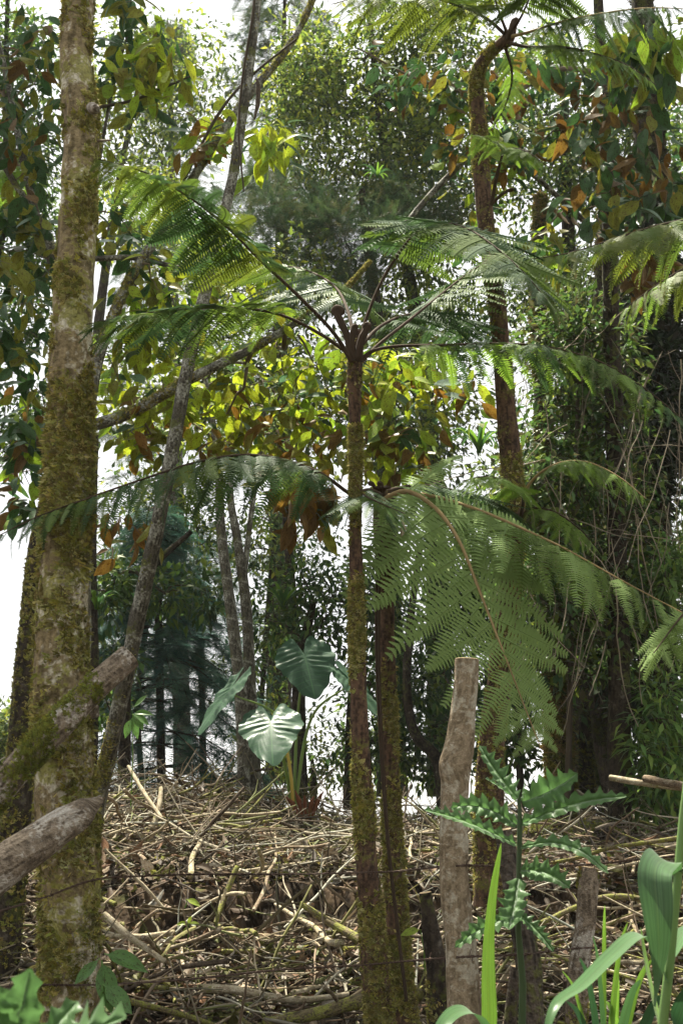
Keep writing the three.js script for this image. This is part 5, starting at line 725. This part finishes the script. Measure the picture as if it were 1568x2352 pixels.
{
  const K = (marks) => marks.map((m) => at(...m));
  const a = thing('grass_plant', 'broad grass with an upright light green blade in front of the cut post', 'plant', at(1115, 2460, 2.0));
  const leaf = (g, marks, w, up, mat, o) => part('leaf', ribbon(K(marks), typeof w === 'function' ? w : bladeW(w * mpp(marks[0][2])), up, o), mat, g);
  leaf(a, [[1118, 2460, 2.0], [1121, 2344, 2.0], [1119, 2240, 2.0], [1121, 2150, 2.0], [1132, 2040, 2.0], [1150, 1937, 2.0]], 40, V(0.35, 0, 1), strapLime, { fold: 0.25 });
  leaf(a, [[1122, 2460, 2.0], [1108, 2360, 1.97], [1080, 2325, 1.92], [1040, 2330, 1.87], [1005, 2375, 1.83], [985, 2440, 1.82]], 52, V(0, 1, 0.6), strap);
  const b = thing('grass_plant', 'tall broad leaved grass at the bottom right with a pale leaf hanging down', 'plant', at(1520, 2480, 1.8));
  part('stem', new MB().tube(K([[1515, 2480, 1.8], [1522, 2340, 1.8], [1538, 2200, 1.8], [1552, 2050, 1.8], [1566, 1880, 1.8], [1585, 1700, 1.8]]), [0.008, 0.008, 0.0075, 0.007, 0.006, 0.004], 8).geo(), leafy(0.14, 0.24, 0.07, { trans: 0.1, coat: 0.5 }), b);
  leaf(b, [[1554, 2010, 1.8], [1540, 1984, 1.77], [1512, 1980, 1.72], [1502, 2010, 1.69], [1508, 2090, 1.68], [1512, 2180, 1.68], [1508, 2250, 1.68], [1502, 2312, 1.68]], (t) => mpp(1.75) * (28 + 40 * smooth(0, 0.3, t)) * (1 - 0.93 * smooth(0.45, 1, t)), (t) => V(-0.25, 1 - smooth(0.05, 0.35, t) * 0.75, 0.25 + smooth(0.05, 0.35, t)), strapGlossy, { fold: 0.16, wave: 0.0015 });
  leaf(b, [[1530, 2260, 1.8], [1500, 2170, 1.75], [1465, 2150, 1.7], [1400, 2200, 1.6], [1330, 2268, 1.52], [1275, 2310, 1.47], [1245, 2400, 1.44]], 46, V(-0.3, 1, 0.7), strap, { fold: 0.2 });
  leaf(b, [[1525, 2400, 1.85], [1500, 2300, 1.95], [1480, 2200, 2.05], [1470, 2130, 2.1]], 26, V(0.6, 0.2, 1), strapLime);
  leaf(b, [[1520, 2480, 1.85], [1560, 2330, 1.8], [1600, 2260, 1.75], [1660, 2230, 1.7]], 46, V(0.3, 1, 0.5), strapDark);
  leaf(b, [[1540, 2200, 1.82], [1560, 2150, 1.9], [1600, 2130, 2.0], [1650, 2160, 2.1]], 40, V(0, 1, 0.4), strap);
  const c = thing('grass_plant', 'clump of narrow upright grass blades between the stakes at the bottom', 'plant', at(1400, 2470, 2.2));
  seed(651); for (const [u0, u1, v1, w, m] of [[1385, 1388, 2080, 12, strapLime], [1395, 1440, 2120, 14, strapLime], [1380, 1330, 2200, 16, strapDark], [1405, 1420, 2230, 26, strapLime], [1410, 1470, 2250, 24, strap], [1370, 1300, 2300, 22, strapDark], [1420, 1500, 2200, 18, strapLime], [1390, 1360, 2150, 12, strap], [1430, 1390, 2300, 30, strapLime], [1450, 1530, 2280, 30, strapDark], [1360, 1290, 2230, 12, strapLime]]) { const d = rr(1.95, 2.3); leaf(c, [[u0, 2470, d], [lerp(u0, u1, 0.3), lerp(2470, v1, 0.5), d], [lerp(u0, u1, 0.65), lerp(2470, v1, 0.85), d - 0.03], [u1, v1, d - 0.08]], w, V(rr(-0.5, 0.5), 0.3, 1), m); }
}
// spiny lobed leaf: x along, printed veins
const spinyMap = tex(256, 128, (u, v, o) => { const y = Math.abs(v - 0.5) * 2, f = (u - y * 0.06) * 9, w = Math.abs(f - Math.round(f)), m = Math.max(1 - smooth(0.02, 0.07, y), 0.55 * (1 - smooth(0.02, 0.09, w)) * (1 - y)); const k = 0.62 + 0.3 * (blot(u, v) - 0.5); o[0] = k + 0.26 * m; o[1] = k + 0.24 * m; o[2] = k + 0.18 * m; }, { srgb: true });
spinyMap.wrapS = spinyMap.wrapT = THREE.ClampToEdgeWrapping;
const spiny = leafy(0.13, 0.27, 0.08, { trans: 0.5, coat: 0.3, coatRough: 0.35, map: spinyMap });
function spinyGeo(pts, w, up, lobes, s) {
  seed(s); const c = new THREE.CatmullRomCurve3(pts, false, 'centripetal'), b = new MB(), T = V(), S = V(), N = V(), L0 = c.getLength(), n = lobes * 4, mid = [], rows = { '-1': [], 1: [] };
  for (let k = 0; k <= n; k++) {
    const t = k / n, p = c.getPoint(Math.min(1, t)); T.copy(c.getTangent(Math.min(1, t))); S.crossVectors(T, up).normalize(); N.crossVectors(S, T);
    const prof = w * Math.pow(Math.sin(Math.PI * clamp(0.06 + 0.9 * t)), 0.7) * (1 - 0.35 * t), ph = k % 4; mid.push(b.vert(p, t, 0.5));
    for (const sd of [-1, 1]) { const q = ph === 0 ? 0.76 : ph === 1 ? 0.9 : ph === 2 ? 1.08 : 0.88, hw = k === n ? 0.001 : prof * q * rr(0.8, 1.18), fw = ph === 2 ? 0.14 * prof : ph === 3 ? 0.08 * prof : 0; const wav = (ph === 2 ? 0.3 : ph === 0 ? -0.2 : 0.05) * prof * rr(0.4, 1.5);
      const m = b.vert(p.clone().addScaledVector(S, sd * hw * 0.5).addScaledVector(T, fw * 0.3).addScaledVector(N, 0.12 * hw + wav * 0.3), t, 0.5 + sd * 0.25), e = b.vert(p.clone().addScaledVector(S, sd * hw).addScaledVector(T, fw).addScaledVector(N, 0.16 * hw + wav), t, 0.5 + sd * 0.5); rows[sd].push([m, e]);
      if (ph === 2 && k < n) { const sp = b.vert(p.clone().addScaledVector(S, sd * hw * 1.28).addScaledVector(T, fw * 1.9).addScaledVector(N, 0.2 * hw + wav * 1.4), t, 0.5 + sd * 0.5); rows[sd][k].push(sp); } }
  }
  for (const sd of [-1, 1]) for (let k = 0; k < n; k++) { const [m0, e0, s0] = rows[sd][k], [m1, e1, s1] = rows[sd][k + 1]; b.quad(mid[k], mid[k + 1], m1, m0); b.quad(m0, m1, e1, e0); if (s1 !== undefined) b.tri(e0, e1, s1); if (s0 !== undefined) b.tri(e0, e1, s0); }
  return b.geo();
}
{
  const g = thing('spiny_plant', 'spiny lobed leaf plant standing in front of the boulder', 'plant', at(1196, 2420, 2.55)), K = (m) => m.map((q) => at(...q));
  part('stem', new MB().tube(K([[1196, 2420, 2.55], [1200, 2260, 2.54], [1190, 2140, 2.52], [1190, 2020, 2.51], [1193, 1900, 2.5], [1192, 1830, 2.5]]), [0.009, 0.008, 0.0065, 0.006, 0.0055, 0.003], 8, { rough: 0.4, freq: 60 }).geo(), leafy(0.05, 0.08, 0.035, { trans: 0.05, coat: 0.3 }), g);
  const lf = (u0, v0, u1, v1, w, dz, sag, up, mat, k, lobes = 8) => part('leaf', spinyGeo([at(u0, v0, 2.5), at(lerp(u0, u1, 0.35), lerp(v0, v1, 0.35) - sag, 2.5 + dz * 0.35), at(lerp(u0, u1, 0.7), lerp(v0, v1, 0.7) - sag, 2.5 + dz * 0.7), at(u1, v1, 2.5 + dz)], w * mpp(2.5), up, lobes, k), mat, g);
  lf(1188, 1835, 1101, 1712, 27, 0.06, -6, V(0.5, 0.3, 1), spiny, 1, 7); lf(1198, 1842, 1325, 1776, 36, -0.06, -6, V(-0.3, 0.2, 1), spiny, 2, 6);
  lf(1194, 1892, 1438, 1829, 25, -0.1, 12, V(0.1, 0.6, 0.9), spiny, 3, 9); lf(1186, 1894, 1034, 1856, 27, 0.05, 18, V(-0.1, 0.5, 1), spiny, 4, 7); lf(1186, 1940, 974, 1860, 23, -0.14, 8, V(0.2, 0.7, 0.8), spiny, 5, 9);
  lf(1196, 1946, 1396, 2006, 20, -0.18, 32, V(-0.1, 0.7, 0.7), spiny, 6, 8); lf(1196, 1998, 1308, 2040, 29, -0.08, 12, V(0.25, 0.35, 1), spiny, 7, 6); lf(1190, 2018, 1168, 2135, 31, -0.1, -6, V(-0.3, 0.3, 1), spiny, 8, 6);
  lf(1192, 2100, 1270, 2186, 18, -0.05, 6, V(0.5, 0.3, 0.9), spiny, 9, 7); lf(1190, 2104, 1044, 2176, 22, -0.02, 12, V(-0.2, 0.5, 0.9), spiny, 10, 7); lf(1188, 1842, 1114, 1788, 13, -0.1, 4, V(0, 0.6, 0.8), spiny, 11, 5); lf(1194, 1838, 1206, 1796, 11, -0.1, 0, V(0.4, 0.3, 1), spiny, 12, 4);
  const h = thing('spiny_plant', 'blurred spiny leaves poking up at the bottom left corner', 'plant', at(80, 2560, 1.1));
  const nf = (m, w, up, k) => part('leaf', spinyGeo(m.map((q) => at(...q)), w * mpp(1.1), up, 6, k), spiny, h);
  nf([[20, 2560, 1.1], [30, 2440, 1.08], [45, 2330, 1.06], [70, 2225, 1.05]], 70, V(0.3, 0.4, 1), 21); nf([[80, 2560, 1.1], [130, 2450, 1.08], [190, 2380, 1.05], [290, 2335, 1.02]], 70, V(-0.3, 1, 0.6), 22); nf([[-40, 2560, 1.1], [-30, 2440, 1.06], [-20, 2330, 1.04], [-10, 2260, 1.04]], 60, V(0.3, 0.3, 1), 23); nf([[60, 2560, 1.12], [100, 2440, 1.12], [130, 2360, 1.12], [180, 2300, 1.14]], 50, V(0.1, 0.6, 1), 24);
  part('stem', new MB().tube([at(80, 2700, 1.1), at(80, 2620, 1.1), at(75, 2540, 1.1)], [0.006, 0.006, 0.004], 7).geo(), spiny, h);
}
// ------------------------------------------------------------------ seedlings
function seedling(name, label, base, leaves, mat, len) { const p0 = at(...base), g = thing(name, label, 'seedling', p0); const top = at(...leaves[0].slice(0, 3)); part('stem', new MB().tube([p0, p0.clone().lerp(top, 0.5).add(V(0.005, 0, 0)), top], [0.003, 0.0025, 0.0015], 6).geo(), strapLime, g); leaves.forEach(([u, v, d, dx, dy, s], k) => { const m = shadowed(new THREE.Mesh(broadLeaf[k % 4], mat)); m.name = 'leaf'; basis(V(dx, dy, 0.25), V(0.1, 0.8, 0.8)); m.quaternion.setFromRotationMatrix(MX); m.scale.setScalar(len * s); m.position.copy(at(u, v, d)).sub(p0); g.add(m); }); }
const freshLeaf = leafy(0.14, 0.3, 0.07, { trans: 0.45, coat: 0.6, ...veined }), limeLeaf = leafy(0.4, 0.55, 0.06, { trans: 0.5, coat: 0.4, ...veined });
seedling('leafy_seedling', 'green leafy seedling at the right foot of the big mossy trunk', [228, 2380, 3.35], [[234, 2205, 3.35, 0.3, -0.9, 1.2], [240, 2190, 3.35, 1, -0.25, 1.1], [236, 2260, 3.33, 0.9, -0.6, 1], [230, 2200, 3.35, -0.5, -0.6, 0.8], [232, 2300, 3.33, -0.2, -1, 0.7]], freshLeaf, 0.12);
seedling('leafy_seedling', 'tiny lime seedling lit in the dark hollow of the heap', [428, 2180, 4.75], [[432, 2122, 4.75, 1, 0.1, 1], [432, 2122, 4.75, -1, 0.15, 1], [432, 2122, 4.75, 0.3, 0.8, 0.7], [430, 2126, 4.74, -0.3, -1, 0.9]], limeLeaf, 0.05);
seedling('leafy_seedling', 'lime leaf lying over the dark hollow edge', [425, 2085, 4.8], [[428, 2065, 4.8, 1, -0.3, 1.1], [436, 2068, 4.8, 1, -0.5, 0.8]], limeLeaf, 0.06);
seedling('leafy_seedling', 'pale green leaf standing beside the fern stem foot', [975, 2230, 3.9], [[965, 2135, 3.9, -1, -0.15, 1], [972, 2120, 3.9, 0.1, 1, 0.7]], limeLeaf, 0.07);
seedling('leafy_seedling', 'palmate green seedling in front of the dark conifer', [300, 1870, 6], [[305, 1640, 6, 1, -0.5, 1], [305, 1640, 6, 1, 0.1, 1], [305, 1640, 6, 0.8, -0.9, 1], [305, 1625, 6, 0.8, 0.5, 1], [303, 1650, 6, -0.3, -1, 1], [305, 1650, 6, 0.3, -1, 1]], freshLeaf, 0.11);
// bromeliads on the limbs
function bromeliad(label, mark, n, len, s) { seed(s); const p = at(...mark), g = thing('bromeliad', label, 'bromeliad', p); for (let k = 0; k < n; k++) { const a = (k / n) * 6.283 + rr(-0.2, 0.2), d = V(Math.cos(a), 0, Math.sin(a)), l = len * rr(0.7, 1.1); part('leaf', ribbon([p.clone(), p.clone().addScaledVector(d, l * 0.3).add(V(0, l * 0.45, 0)), p.clone().addScaledVector(d, l * 0.7).add(V(0, l * 0.6, 0)), p.clone().addScaledVector(d, l).add(V(0, l * 0.45, 0))], bladeW(len * 0.13, 0.8), V(0, 1, 0.01), { n: 8, cross: 2 }), rnd() < 0.5 ? strapLime : strap, g); } }
bromeliad('spiky bromeliad perched on a limb above the fern crown', [866, 410, 9], 12, 0.17, 661);
bromeliad('spiky bromeliad on the thin dark trunk beside the leaning one', [222, 1400, 8.3], 13, 0.24, 662);
bromeliad('dark strap leaved bromeliad left of the red fern trunk', [1100, 1040, 6.4], 16, 0.24, 663);
bromeliad('bromeliad perched on the dark limb above the elephant ears', [650, 1400, 8.9], 16, 0.3, 664);
bromeliad('pale bromeliad low in the vines at right', [1330, 1290, 6.6], 14, 0.24, 665);

scene.fog = new THREE.FogExp2(0xf4f7fb, 0.0008);
renderer.render(scene, camera);
